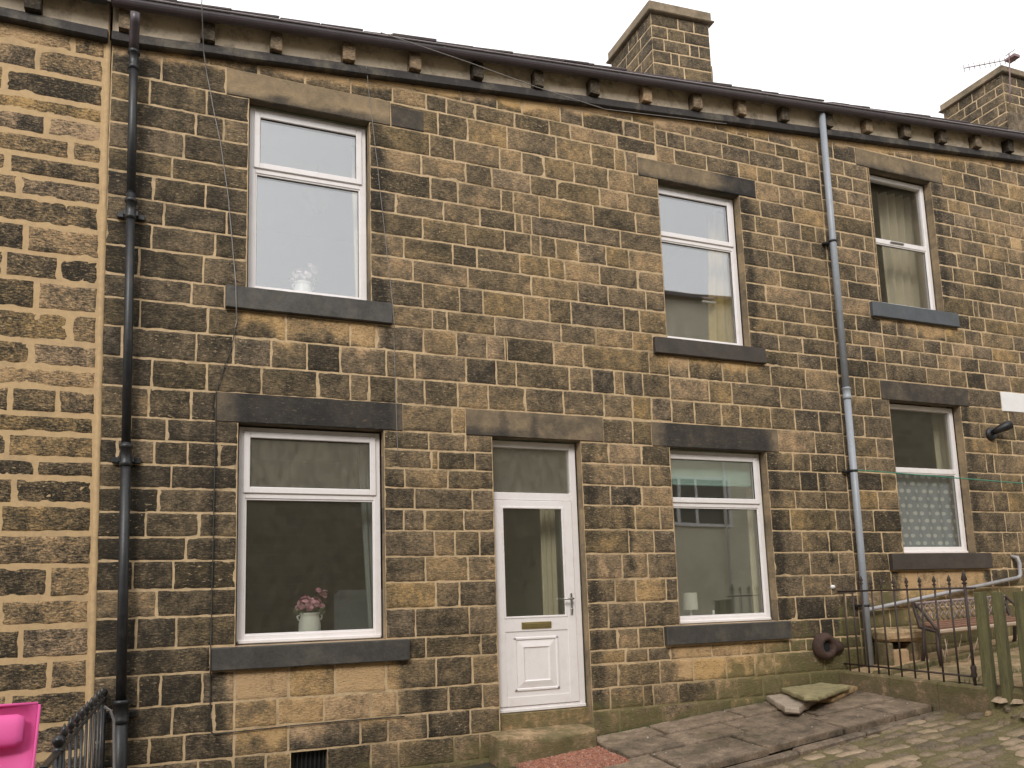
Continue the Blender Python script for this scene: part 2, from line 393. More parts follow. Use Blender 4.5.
def lay_stones(mb, x0, x1, lines, blocked, mapf, topf=None, maskf=None, tonef=None, joint=.0070, wr=(.22, .48), cell=.03, rough=.0035, proud=.002, back=.0055, tsd=.10, seed=0):
    rnd = random.Random(seed)
    prev = []
    for za, zb in zip(lines[:-1], lines[1:]):
        if topf and za > topf((x0+x1)/2) + .35: break
        blk = []
        for bx0, bx1, bz0, bz1 in blocked:
            if min(zb, bz1) - max(za, bz0) > .035 and bx1 > x0 and bx0 < x1:
                blk.append((max(bx0, x0), min(bx1, x1)))
        blk.sort(); free = []; c = x0
        for q in blk:
            if q[0] > c + .02: free.append((c, q[0]))
            c = max(c, q[1])
        if c < x1 - .02: free.append((c, x1))
        joints = []
        for fa, fb in free:
            xs = [fa]; x = fa
            while True:
                h = zb-za
                w = rnd.uniform(*wr) * (1.0 if rnd.random() < .8 else 1.35)
                if rnd.random() < .12: w *= .62
                nx = x + w
                for pj in prev:
                    if abs(pj-nx) < .07: nx = pj + (.085 if rnd.random() < .5 else -.085)
                if nx > fb - wr[0]*.55:
                    if fb - x > wr[1]*1.45: xs.append((x+fb)/2 + rnd.uniform(-.04, .04))
                    break
                xs.append(nx); x = nx
            xs.append(fb); joints += xs[1:-1]
            for a, b in zip(xs[:-1], xs[1:]):
                one_stone(mb, rnd, a, b, za, zb, mapf, topf, maskf, tonef, joint, cell, rough, proud, back, tsd)
        prev = joints

def one_stone(mb, rnd, a, b, za, zb, mapf, topf, maskf, tonef, joint, cell, rough, proud, back, tsd):
    j = joint*.5
    a += j*rnd.uniform(.5, 1.3); b -= j*rnd.uniform(.5, 1.3); za += j*rnd.uniform(.6, 1.2); zb -= j*rnd.uniform(.6, 1.2)
    if topf and za > topf((a+b)/2) - .03: return
    tl, tr = rnd.uniform(-.003, .003), rnd.uniform(-.003, .003)
    W = b-a; H = zb-za
    nx = max(3, round(W/cell)); nz = max(3, round(H/cell))
    ed = .008
    us = [0, ed] + [W*i/nx for i in range(1, nx)] + [W-ed, W]
    ws = [0, ed] + [H*i/nz for i in range(1, nz)] + [H-ed, H]
    off = rnd.uniform(-.5, 1)*proud; sx = rnd.uniform(0, 100)
    t0 = (tonef or lerp_tone)((a+b)/2, (za+zb)/2) + rnd.gauss(0, tsd)
    hue = min(1, max(0, rnd.gauss(.5, .22))); rv = rnd.random()
    tilt = rnd.uniform(-.004, .004)
    vs = []; A = []; B = []
    nu = len(us); nw = len(ws)
    for iw, w in enumerate(ws):
        for iu, u in enumerate(us):
            bx = iu in (0, nu-1); bz = iw in (0, nw-1)
            X = a+u; Z = za+w + (tl if iw > nw/2 else tr)*u/W
            y = -off + tilt*(u/W-.5)
            if bx or bz:
                y = back
            n = noise.noise(Vector((X*14+sx, Z*14, sx))); n2 = noise.noise(Vector((X*45+sx, Z*45, 3.3)))
            if iu in (0, 1): X += max(0, n+.25)*.006 + n2*.002
            if iu in (nu-1, nu-2): X -= max(0, n+.25)*.006 + n2*.002
            if iw in (0, 1): Z += max(0, n+.2)*.005 + n2*.002
            if iw in (nw-1, nw-2): Z -= max(0, n+.2)*.005 + n2*.002
            if not (bx or bz):
                y += n*rough + n2*rough*.5
                if 1 < iu < nu-2 and 1 < iw < nw-2: y -= rough*.6
            if topf:
                tz = topf(X)
                if Z > tz: Z = tz
            wx, wy, wz = mapf(X, y, Z)
            cl, mo, so = maskf(X, Z) if maskf else (0, 0, 0)
            vs.append((wx, wy, wz)); A.append((t0, cl, mo, rv)); B.append((so, hue, 0, 0))
    fs = []
    for iw in range(nw-1):
        for iu in range(nu-1):
            i = iw*nu+iu
            fs.append((i, i+1, i+nu+1, i+nu))
    mb.add(vs, fs, A, B, smooth=True)

def smooth01(t): t = min(1, max(0, t)); return t*t*(3-2*t)

# openings (x0, x1, z0, z1) and dressed stones in the facade
OPEN = {'U1': (.489, 1.519, 2.650, 4.345), 'U2': (4.54, 5.57, 2.613, 4.335), 'U3': (7.504, 8.498, 3.32, 5.008),
        'L1': (.437, 1.62, -.249, 1.524), 'D': (2.613, 3.504, -1.075, 1.518), 'L2': (4.493, 5.669, -.246, 1.505),
        'L3': (7.467, 8.59, .429, 2.181), 'N3': (9.78, 10.7, .429, 2.16), 'N4': (10.9, 11.9, 3.42, 5.2), 'V1': (.86, 1.14, -1.30, -1.078)}
SILL = {'U1': (.323, 1.701, 2.464, 2.650), 'U2': (4.368, 5.732, 2.447, 2.613), 'U3': (7.308, 8.681, 3.147, 3.320),
        'L1': (.26, 1.81, -.42, -.249), 'L2': (4.307, 5.781, -.421, -.246), 'L3': (7.234, 8.776, .249, .429), 'N4': (10.75, 12.05, 3.25, 3.42)}
LINT = {'U1': (.306, 1.711, 4.345, 4.585), 'U2': (4.31, 5.797, 4.335, 4.54), 'U3': (7.314, 8.713, 5.008, 5.225),
        'L1': (.266, 1.786, 1.524, 1.764), 'D': (2.368, 3.752, 1.518, 1.757), 'L2': (4.296, 5.84, 1.505, 1.745),
        'L3': (7.355, 8.742, 2.181, 2.40), 'N3': (9.31, 11.2, 2.16, 2.405), 'N4': (10.7, 12.1, 5.2, 5.43)}

def clean_soot_moss(x, z):
    n = fbm(x*3.1, z*3.1, 1.7); n2 = fbm(x*9, z*9, 5.1, 3)
    cl = 0; so = 0; mo = 0
    # rain-washed stone below each sill
    for k, (a, b, z0, z1) in SILL.items():
        depth = {'U1': .27, 'U2': .2, 'U3': .17, 'L1': .62, 'L2': .42, 'L3': .62, 'N4': .2}[k]
        if z < z0+.02 and a+.02 < x < b+.05 and z > z0-depth-.3:
            fx = min(smooth01((x-a-.06)/.12), smooth01((b-.03-x)/.12))
            fz = smooth01((z-(z0-depth)+n*.16)/.14)
            cl = max(cl, fx*fz*(1.0+.3*n2))
    # clean band under the string course
    d = e(x)-z
    cl = max(cl, smooth01((.13+.07*n-d)/.06)*(.95+.4*n2))
    if d < .5: so += .14*smooth01((.5-d)/.3)*(d > .13)*(1 + n)
    # water-stained jambs to the right of openings
    for k, (a, b, z0, z1) in OPEN.items():
        if k == 'V1': continue
        if z0-.1 < z < z1+.08 and b-.01 < x < b+.22:
            s = smooth01(1-abs(x-b-.07)/.11)*(.62+.6*n)
            so = max(so, s*(.85 if k != 'L1' else .3))
    # dark run-off lines
    for sx, za, zb, w, amt in ((6.42, .35, 1.35, .05, .9), (4.0, .3, .98, .05, .8), (-.36, -1.5, 4.5, .16, .42), (6.8, -.4, 5, .13, .3), (1.98, -1.1, -.6, .07, .8), (.26, -1, 1.8, .03, .6)):
        if za < z < zb: so = max(so, amt*smooth01(1-abs(x-sx+.03*n)/w)*(.7+.7*n2))
    # algae by the ground
    g = plat_z(x, 0) if 2.3 < x < 6.45 else (yard_z(x) if x >= 6.45 else -1.5)
    hgt = .24 + (.46*smooth01((x-4.4)/1.6) if x < 6.45 else .5)
    if 2.2 < x < 3.7: hgt = .26
    if x < 2.2: hgt = .35
    mo = smooth01((hgt + n*.25 - (z-g))/.2)
    if x < 2.2: mo *= .55
    if 5.3 < x < 7: so = max(so, .45*smooth01((.0-z)/.5)*smooth01((x-5.6)/.4))
    return max(0, cl), max(0, mo), max(0, so)

MAIN_LO_A = [-1.72, -1.50, -1.285, -1.07, -.875, -.66, -.425, -.235, -.003, .20, .42, .60, .79, .975, 1.158, 1.346, 1.524, 1.762]
MAIN_LO_B = [-1.72, -1.50, -1.285, -1.07, -.865, -.66, -.415, -.24, .003, .222, .439, .659, .843, 1.028, 1.196, 1.362, 1.524, 1.762]
MAIN_LO_C = [-1.62, -1.40, -1.19, -.97, -.775, -.56, -.435, -.243, -.005, .213, .452, .676, .907, 1.10, 1.308, 1.508, 1.75]
MAIN_UP = [1.762, 1.995, 2.235, 2.464, 2.652, 2.891, 3.096, 3.30, 3.51, 3.70, 3.92, 4.12, 4.345, 4.58, 4.74, 4.92, 5.05, 5.25]
MAIN_UP2 = [1.75, 1.985, 2.22, 2.447, 2.613, 2.80, 2.96, 3.147, 3.345, 3.545, 3.745, 3.935, 4.13, 4.325, 4.54, 4.72, 4.90, 5.045, 5.24, 5.45]
RIGHT_A = [-1.40, -1.19, -.97, -.775, -.56, -.37, -.17, .03, .243, .440, .67, .911, 1.125, 1.33, 1.50, 1.725, 1.972, 2.185, 2.41, 2.613, 2.79, 2.957, 3.147, 3.34, 3.543, 3.743, 3.935, 4.127, 4.322, 4.484, 4.658, 4.833, 5.02, 5.235, 5.42, 5.62]
RIGHT_B = [-1.0, -.79, -.58, -.37, -.17, .03, .24, .429, .674, .915, 1.159, 1.379, 1.618, 1.80, 1.988, 2.185, 2.41, 2.613, 2.79, 2.957, 3.147, 3.33, 3.543, 3.743, 3.935, 4.127, 4.322, 4.484, 4.658, 4.833, 5.02, 5.235, 5.42, 5.60, 5.82, 6.0, 6.2]
ALLBLK = list(OPEN.values()) + list(SILL.values()) + list(LINT.values())
idm = lambda x, y, z: (x, y, z)
XM = 6.74; XR = 15.6; XN = -.57

def sheet(mb, x0, x1, zb, topf, opens, y=.003):
    """mortar bed behind the stones, pierced by the openings"""
    xs = sorted(set([x0, x1] + [min(max(v, x0), x1) for o in opens for v in o[:2]] + [x0+(x1-x0)*i/12 for i in range(13)]))
    for a, b in zip(xs[:-1], xs[1:]):
        if b-a < 1e-6: continue
        m = (a+b)/2
        holes = sorted([(o[2], o[3]) for o in opens if o[0]-1e-6 <= m <= o[1]+1e-6])
        z = zb(m); segs = []
        for h0, h1 in holes:
            segs.append((z, z, h0, h0)); z = h1
        segs.append((z, z, None, None))
        for s0, s1, t0, t1 in segs:
            ta = topf(a) if t0 is None else t0; tb = topf(b) if t1 is None else t1
            mb.add([(a, y, s0), (b, y, s1), (b, y, tb), (a, y, ta)], [(0, 1, 2, 3)])

def reveal(mb, o, depth=.094, y0=.004):
    x0, x1, z0, z1 = o
    d = y0+depth
    def q(p, a, b=(0, .6, 0, 0)): mb.add(p, [(0, 1, 2, 3)], a, b)
    seg = 8
    for i in range(seg):
        za = z0+(z1-z0)*i/seg; zb = z0+(z1-z0)*(i+1)/seg
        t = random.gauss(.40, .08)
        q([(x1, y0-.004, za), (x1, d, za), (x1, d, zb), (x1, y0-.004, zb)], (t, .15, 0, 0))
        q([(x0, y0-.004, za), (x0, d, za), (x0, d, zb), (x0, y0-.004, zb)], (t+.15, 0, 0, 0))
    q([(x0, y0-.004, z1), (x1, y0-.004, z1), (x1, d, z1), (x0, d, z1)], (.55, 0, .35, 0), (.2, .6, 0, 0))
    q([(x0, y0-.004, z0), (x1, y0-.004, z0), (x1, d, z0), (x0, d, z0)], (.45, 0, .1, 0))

def room(mb, x0, x1, z0, z1, y0=.03, y1=3.0):
    vs = [(x, y, z) for x in (x0, x1) for y in (y0, y1) for z in (z0, z1)]
    mb.add(vs, [(0, 1, 3, 2), (4, 6, 7, 5), (2, 3, 7, 6), (0, 2, 6, 4), (1, 5, 7, 3)])

# ------------------------------------------------------------------ windows and door
def frame_ring(mb, x0, x1, z0, z1, w, y0, y1, bev=.004):
    mb.box(x0, x0+w, y0, y1, z0, z1, bev); mb.box(x1-w, x1, y0, y1, z0, z1, bev)
    mb.box(x0+w-.0005, x1-w+.0005, y0+.0007, y1, z0, z0+w, bev); mb.box(x0+w-.0005, x1-w+.0005, y0+.0007, y1, z1-w, z1, bev)

def pane(x0, x1, z0, z1, y, parent, mat):
    mb = MB(); mb.box(x0, x1, y, y+.016, z0, z1)
    return mb.build('pane', mat, parent)

def window(o, parent, tz, y=.1, g1='glass', g2='glass', top_sash=True, zlow=None, label=None, handle=False, fw=.055, ext=0):
    x0, x1, z0, z1 = o
    x0 -= ext
    x0 += .012; x1 -= .012; z1 -= .012; z0 = z0+.012 if zlow is None else zlow
    w = fw
    f = MB()
    frame_ring(f, x0, x1, z0, z1, w, y, y+.065)
    f.box(x0+w-.001, x1-w+.001, y+.0012, y+.064, tz-.030, tz+.030, .004)
    # glazing bead of the fixed light
    frame_ring(f, x0+w-.002, x1-w+.002, z0+w-.002, tz-.029, .014, y+.008, y+.03, .003)
    f.box(x0+.01, x1-.01, y-.022, y+.01, z0-.008, z0+.018, .004)
    win = f.build('window', M['upvc'], parent)
    if label: win['label'] = label
    sx0, sx1, sz0, sz1 = x0+w-.018, x1-w+.018, tz+.012, z1-w+.018
    if top_sash:
        s = MB(); frame_ring(s, sx0, sx1, sz0, sz1, .052, y-.014, y+.03, .005)
        s.build('sash', M['upvc'], win)
        g = MB(); frame_ring(g, sx0+.050, sx1-.050, sz0+.050, sz1-.050, .005, y-.001, y+.012, 0)
        g.build('gasket', M['gasket'], win)
        pane(sx0+.045, sx1-.045, sz0+.045, sz1-.045, y+.008, win, M[g1])
    else:
        pane(x0+w-.005, x1-w+.005, tz+.025, z1-w+.005, y+.02, win, M[g1])
    g = MB(); frame_ring(g, x0+w+.010, x1-w-.010, z0+w+.010, tz-.041, .004, y+.018, y+.024, 0)
    g.build('gasket', M['gasket'], win)
    pane(x0+w+.002, x1-w-.002, z0+w+.002, tz-.032, y+.026, win, M[g2])
    if handle:
        h = MB(); c = (x0+x1)/2; h.box(c-.13, c+.09, y-.016, y-.001, tz-.004, tz+.016, .004)
        h.build('handle', M['chrome'], win)
    return win

# ------------------------------------------------------------------ houses
def dressed(name, r, parent, mat, y0, y1=.09, tone=.5, clean=0, soot=0, hue=.5, moss=0, cellx=.06, label=None, fn=None, slope=0):
    """a long dressed block with its own surface wear"""
    x0, x1, z0, z1 = r
    mb = MB(); nx = max(2, int((x1-x0)/cellx)); nz = 5
    b = .006
    us = [0, b]+[(x1-x0)*i/nx for i in range(1, nx)]+[x1-x0-b, x1-x0]
    ws = [0, b]+[(z1-z0)*i/nz for i in range(1, nz)]+[z1-z0-b, z1-z0]
    vs = []; A = []; B = []
    nu = len(us); nw = len(ws); sd = random.uniform(0, 50)
    for iw, w in enumerate(ws):
        for iu, u in enumerate(us):
            edge = iu in (0, nu-1) or iw in (0, nw-1)
            n = noise.noise(Vector((u*7+sd, w*7, sd))); n2 = noise.noise(Vector((u*30+sd, w*30, 2)))
            X = x0+u; Z = z0+w
            if iw <= 1: Z += n2*.003
            if iw >= nw-2: Z += n2*.003
            y = y0 + (.006 if edge else n*.0025)
            c, s, t = fn(X, Z) if fn else (clean, soot, tone)
            vs.append((X, y, Z)); A.append((t, c, moss, .4)); B.append((s, hue, 0, 0))
    fs = [(iw*nu+iu, iw*nu+iu+1, (iw+1)*nu+iu+1, (iw+1)*nu+iu) for iw in range(nw-1) for iu in range(nu-1)]
    k = len(vs)
    vs += [(x0, y1, z0), (x1, y1, z0), (x1, y1, z1), (x0, y1, z1)]; A += [(tone, 0, .2, 0)]*4; B += [(0, hue, 0, 0)]*4
    fs += [tuple([0]+[k, k+1]+list(range(nu-1, 0, -1))), tuple([(nw-1)*nu+i for i in range(nu)]+[k+2, k+3]),
           tuple([i*nu for i in range(nw)]+[k+3, k]), tuple([i*nu+nu-1 for i in range(nw-1, -1, -1)]+[k+1, k+2]), (k, k+3, k+2, k+1)]
    mb.add(vs, fs, A, B, smooth=False)
    o = mb.build(name, mat, parent)
    if label: o['label'] = label
    return o

def lint_fn(side, tone, dark):
    x0, x1, z0, z1 = side
    def fn(X, Z):
        n = fbm(X*4, Z*6, 3.3)
        d = smooth01((Z-z0)/(z1-z0))
        return (max(0, .25*n), max(0, dark*(.8-.6*d)+.25*n), tone+.1*n)
    return fn

def house_base(label, xmid, cat='house', group='stone terraced houses in the row'):
    return thing('terraced_house', label, cat, (xmid, 0, ground_z(xmid)), group)

H1 = house_base('middle stone terraced house with the white front door and four white windows', 3.0)
H0 = house_base('neighbouring stone house at the far left with wide pale mortar joints', -2.5)
H2 = house_base('stone house to the right of the grey drainpipe, behind the railings', 9.5)

# ---- walls (stones + mortar)
def build_wall(parent, x0, x1, zones, opens, mats, zb=lambda x: -2.4, **kw):
    mb = MB()
    for i, (a, b, lines, lo, hi) in enumerate(zones):
        ln = [z for z in lines if lo-1e-6 <= z <= hi+1e-6]
        lay_stones(mb, a, b, ln, ALLBLK, idm, topf=lambda x: e(x)+.02, maskf=clean_soot_moss, seed=int(a*100)+i+5, **kw)
    w = mb.build('wall', mats[0], parent)
    m2 = MB(); sheet(m2, x0, x1, zb, lambda x: e(x)+.42, opens)
    m2.build('mortar_bed', mats[1], parent)
    return w

o1 = [OPEN[k] for k in ('U1', 'U2', 'L1', 'D', 'L2', 'V1')]
build_wall(H1, XN, XM, [(XN, .437, MAIN_LO_A, -3, 1.77), (.437, 2.613, MAIN_LO_B, -3, 1.77), (2.613, XM, MAIN_LO_C, -3, 1.76),
                        (XN, 4.54, MAIN_UP, 1.7, 9), (4.54, XM, MAIN_UP2, 1.7, 9)], o1, (M['stone'], M['mortar']))
o2 = [OPEN[k] for k in ('U3', 'L3', 'N3', 'N4')]
build_wall(H2, XM, XR, [(XM, 7.467, RIGHT_A, -1.2, 9), (7.467, 12.3, RIGHT_B, -1.2, 9)], o2, (M['stone'], M['mortar']))
m2 = MB(); m2.box(12.3, XR, -.004, .2, -1.2, e(12.3)); m2.build('plain_wall', M['coursed'], H2)

NB = [-2.2, -1.99, -1.78, -1.59, -1.37, -1.16, -.943, -.729, -.493, -.275, -.045, .159, .392, .625, .836, 1.034, 1.175, 1.36, 1.509, 1.707, 1.869, 2.064, 2.298, 2.539, 2.746, 2.975, 3.185, 3.359, 3.527, 3.701, 3.876, 4.013, 4.222, 4.433, 4.62]
mb = MB()
def nmask(x, z):
    n = fbm(x*3, z*3, 8.8)
    d = 4.61-z
    return (max(0, smooth01((.3+.3*n-d)/.3)*.35 + max(0, n)*.5), max(0, .25*smooth01((-.9-z)/.5)), 0)
lay_stones(mb, -5.2, -.615, NB, [], lambda x, y, z: (x+(4.44-z)*.0107, y, z), topf=lambda x: 4.61, maskf=nmask, tonef=lambda x, z: .64 if z < 3.6 else .56,
           joint=.028, wr=(.34, .72), rough=.005, proud=.003, back=.006, tsd=.15, seed=77, cell=.025)
mb.build('wall', M['stone_rough'], H0)
mb = MB(); mb.add([(-5.3, .001, -2.6), (-.517, .001, -2.6), (-.592, .001, 5.05), (-5.3, .001, 5.05)], [(0, 1, 2, 3)])
# the ribbon of pointing where the two houses meet
pts = 60
vs = []; fs = []
for i in range(pts+1):
    z = -2.3 + (4.61+2.3)*i/pts
    xo = -.597 + (4.44-z)*.0107 + noise.noise(Vector((0, 0, z*3)))*.004
    wd = .020 + .006*noise.noise(Vector((5, 0, z*6)))
    vs += [(xo-wd, .002, z), (xo-wd*.7, -.009, z), (xo+wd*.7, -.009, z), (xo+wd, .002, z)]
for i in range(pts):
    for k in range(3): fs.append((i*4+k, i*4+k+1, i*4+k+5, i*4+k+4))
mb.add(vs, fs, smooth=True)
mb.build('mortar_bed', M['mortar_new'], H0)

# ---- dressed stones
def dressed_set(parent, keys, sills, lints):
    for k in keys:
        if k in LINT: dressed('lintel', LINT[k], parent, **lints[k])
        if k in SILL: dressed('window_sill', SILL[k], parent, **sills[k])
LU1 = lambda X, Z: (.35+.2*fbm(X*4, Z*4, 1), .65*smooth01((4.42-Z+.03*fbm(X*6, Z, 2))/.05), .47)
LU2 = lambda X, Z: (.12, .75*smooth01((X-5.2+.2*fbm(X*4, Z*4, 1))/.35)+.5*smooth01((4.39-Z)/.04), .52)
LU3 = lambda X, Z: (.1+.2*fbm(X*4, Z*4, 1), .45*smooth01((5.07-Z)/.05), .48)
LL1 = lambda X, Z: (0, .55*smooth01((X-.36)/.1)*smooth01((1.75-X)/.08)+.12*fbm(X*5, Z*2, 7), .62)
LD = lambda X, Z: (.12+.15*fbm(X*3, Z*3, 4), .5*smooth01((1.62-Z+.06*fbm(X*3, 1, 1))/.08)*smooth01((3.3-X)/.5)+.45*max(smooth01(1-abs(X-3.03)/.05), smooth01(1-abs(X-3.35)/.03), smooth01(1-abs(X-2.72)/.03)), .53)
LL2 = lambda X, Z: (0, .62*smooth01((X-4.40)/.06)*smooth01((5.74-X)/.06)+.1*fbm(X*5, Z*2, 7), .50)
LL3 = lambda X, Z: (0, .3+.2*fbm(X*4, Z*3, 9), .55)
dressed_set(H1, ('U1', 'U2', 'L1', 'D', 'L2'),
    {'U1': dict(mat=M['sill_paint'], y0=-.048), 'U2': dict(mat=M['sill_brown'], y0=-.048), 'L1': dict(mat=M['sill_paint'], y0=-.055), 'L2': dict(mat=M['sill_paint'], y0=-.055)},
    {'U1': dict(mat=M['dressed'], y0=-.006, fn=LU1, hue=.6), 'U2': dict(mat=M['dressed'], y0=-.006, fn=LU2, hue=.6), 'L1': dict(mat=M['dressed'], y0=-.008, fn=LL1, hue=.35),
     'D': dict(mat=M['dressed'], y0=-.008, fn=LD, hue=.5), 'L2': dict(mat=M['dressed'], y0=-.008, fn=LL2, hue=.4)})
dressed_set(H2, ('U3', 'L3', 'N3', 'N4'),
    {'U3': dict(mat=M['sill_grey'], y0=-.048), 'L3': dict(mat=M['sill_brown'], y0=-.055), 'N4': dict(mat=M['sill_grey'], y0=-.05)},
    {'U3': dict(mat=M['dressed'], y0=-.006, fn=LU3, hue=.6), 'L3': dict(mat=M['dressed'], y0=-.008, fn=LL3, hue=.5), 'N3': dict(mat=M['white_paint'], y0=-.012, label='lintel painted white'), 'N4': dict(mat=M['dressed'], y0=-.006, tone=.5)})

for k, P_ in (('L1', H1), ('L2', H1), ('L3', H2)):
    a, b, c, d = SILL[k]; mb = MB(); n = 40; o_ = OPEN[k]
    vs = []
    for i in range(n+1):
        x = a+.006+(b-a-.012)*i/n; q = noise.noise(Vector((x*9, 0, 2)))
        vs += [(x, -.046+.006*q, d+.0025), (x, .0, d+.004+.002*q), (x, .11, d+.012)] if o_[0] < x < o_[1] else [(x, -.046+.006*q, d+.0025), (x, -.012, d+.004), (x, -.001, d+.005)]
    mb.add(vs, [(i*3+j, i*3+3+j, i*3+4+j, i*3+1+j) for i in range(n) for j in range(2)], (.3, .3, 0, 0)); mb.build('sill_top', M['dressed'], P_)
for P_, ks in ((H1, ('U1', 'U2', 'L1', 'D', 'L2')), (H2, ('U3', 'L3', 'N3', 'N4'))):
    for k in ks:
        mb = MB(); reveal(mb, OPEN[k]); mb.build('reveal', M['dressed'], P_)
        mb = MB()
        a, b, c, d = OPEN[k]
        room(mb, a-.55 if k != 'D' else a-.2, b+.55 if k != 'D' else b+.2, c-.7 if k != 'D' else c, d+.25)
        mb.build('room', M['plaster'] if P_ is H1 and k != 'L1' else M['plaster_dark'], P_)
        if k != 'D':
            mb = MB(); mb.box(a-.02, b+.02, .17, .42, c-.035, c+.012, .004); mb.build('inner_sill', M['porcelain'], P_)

window(OPEN['U1'], H1, 3.765, label='upper left window with a wide top light')
window(OPEN['U2'], H1, 3.755, ext=.062)
window(OPEN['L1'], H1, .955, g1='glass_frost', g2='glass_low', zlow=-.222)
window(OPEN['L2'], H1, .950, ext=.055, g1='glass_low', g2='glass_low', zlow=-.222)
window(OPEN['U3'], H2, 4.165, ext=.07, g2='glass', top_sash=False, handle=True)
window(OPEN['L3'], H2, 1.395, ext=.07, g1='glass_low', g2='glass_low', top_sash=False, zlow=.445)
window(OPEN['N3'], H2, 1.40, top_sash=False)
window(OPEN['N4'], H2, 4.3)

# ---- door
DX0, DX1 = 2.575, 3.492
mb = MB(); w = .062
mb.box(DX0, DX0+w, .1, .17, -.934, 1.506, .004); mb.box(DX1-w, DX1, .1, .17, -.934, 1.506, .004)
mb.box(DX0+w, DX1-w, .1007, .17, 1.506-w, 1.506, .004); mb.box(DX0+w, DX1-w, .1007, .17, .955, 1.025, .004)
mb.box(DX0+w, DX1-w, .1007, .17, -.934, -.885, .004); mb.box(DX0+.005, DX1-.005, .078, .1, -.93, -.902, .004)
door_frame = mb.build('door_frame', M['upvc'], H1)
pane(DX0+w-.004, DX1-w+.004, 1.02, 1.506-w+.004, .125, door_frame, M['glass_frost'])
lx0, lx1, lz0, lz1 = DX0+w+.004, DX1-w-.004, -.882, .951
mb = MB()
mb.box(lx0, 2.712+.012, .088, .14, lz0, lz1, .005); mb.box(3.335, lx1, .088, .14, lz0, lz1, .005)
mb.box(2.7235, 3.3355, .0885, .14, .89, lz1, .004); mb.box(2.7235, 3.3355, .0885, .14, -.235, -.115, .004)
mb.box(2.7235, 3.3355, .0885, .14, lz0, -.80, .004)
mb.box(2.7235, 3.3355, .096, .135, -.80, -.235, .002)
door = mb.build('door', M['upvc'], H1)
door['label'] = 'white door with glass above a raised square panel'
mb = MB()
def raised(mb, x0, x1, z0, z1, yb, w, h):
    """a moulded picture-frame ridge"""
    for (a, b, c, d) in ((x0, x1, z0, z0+w), (x0, x1, z1-w, z1), (x0, x0+w, z0, z1), (x1-w, x1, z0, z1)):
        mb.box(a, b, yb-h, yb+.004, c, d, .008)
raised(mb, 2.795, 3.234, -.757, -.283, .096, .028, .013)
vs = [(2.823, .094, -.729), (3.206, .094, -.729), (3.206, .094, -.311), (2.823, .094, -.311), (2.885, .080, -.672), (3.142, .080, -.672), (3.142, .080, -.372), (2.885, .080, -.372),
      (2.90, .090, -.66), (3.128, .090, -.66), (3.128, .090, -.384), (2.90, .090, -.384)]
mb.add(vs, [(0, 1, 5, 4), (1, 2, 6, 5), (2, 3, 7, 6), (3, 0, 4, 7), (4, 5, 9, 8), (5, 6, 10, 9), (6, 7, 11, 10), (7, 4, 8, 11), (8, 9, 10, 11)])
mb.build('door_panel', M['upvc'], door)
mb = MB(); frame_ring(mb, 2.712, 3.337, -.118, .895, .02, .083, .1, .004); mb.build('glazing_bead', M['upvc'], door)
pane(2.728, 3.322, -.102, .879, .1, door, M['glass_low'])
mb = MB(); mb.box(2.876, 3.17, .078, .09, -.212, -.152, .004); mb.box(2.90, 3.145, .073, .079, -.20, -.164, .003); mb.build('letterbox', M['brass'], door)
mb = MB(); mb.box(3.368, 3.392, .074, .088, -.10, .095, .005); mb.tube([(3.380, .076, .045), (3.380, .035, .045), (3.36, .03, .045), (3.275, .032, .045)], .009, 8); mb.lathe([(0, 0), (.012, .0), (.012, -.006), (0, -.006)], (3.38, .074, -.05), 12, axis='y')
mb.build('door_handle', M['chrome'], door)
# stone threshold under the door
dressed('threshold', (2.60, 3.515, -1.10, -.936), H1, M['moss_stone'], .055, .2, tone=.32, moss=.7, fn=lambda X, Z: (.1, 0, .42))

# ---- vent in the plinth
mb = MB(); mb.box(.85, 1.15, .09, .12, -1.31, -1.06)
for i in range(8): mb.box(.875+i*.034, .889+i*.034, .06, .09, -1.30, -1.08, .002)
mb.build('air_brick', M['iron_pipe'], H1)
mb = MB(); reveal(mb, OPEN['V1'], .1); mb.build('reveal', M['dressed'], H1)

# ---- a smooth dark replacement stone
dressed('patch_stone', (1.724, 2.026, 4.35, 4.545), H1, M['dressed'], -.007, .05, tone=.74)

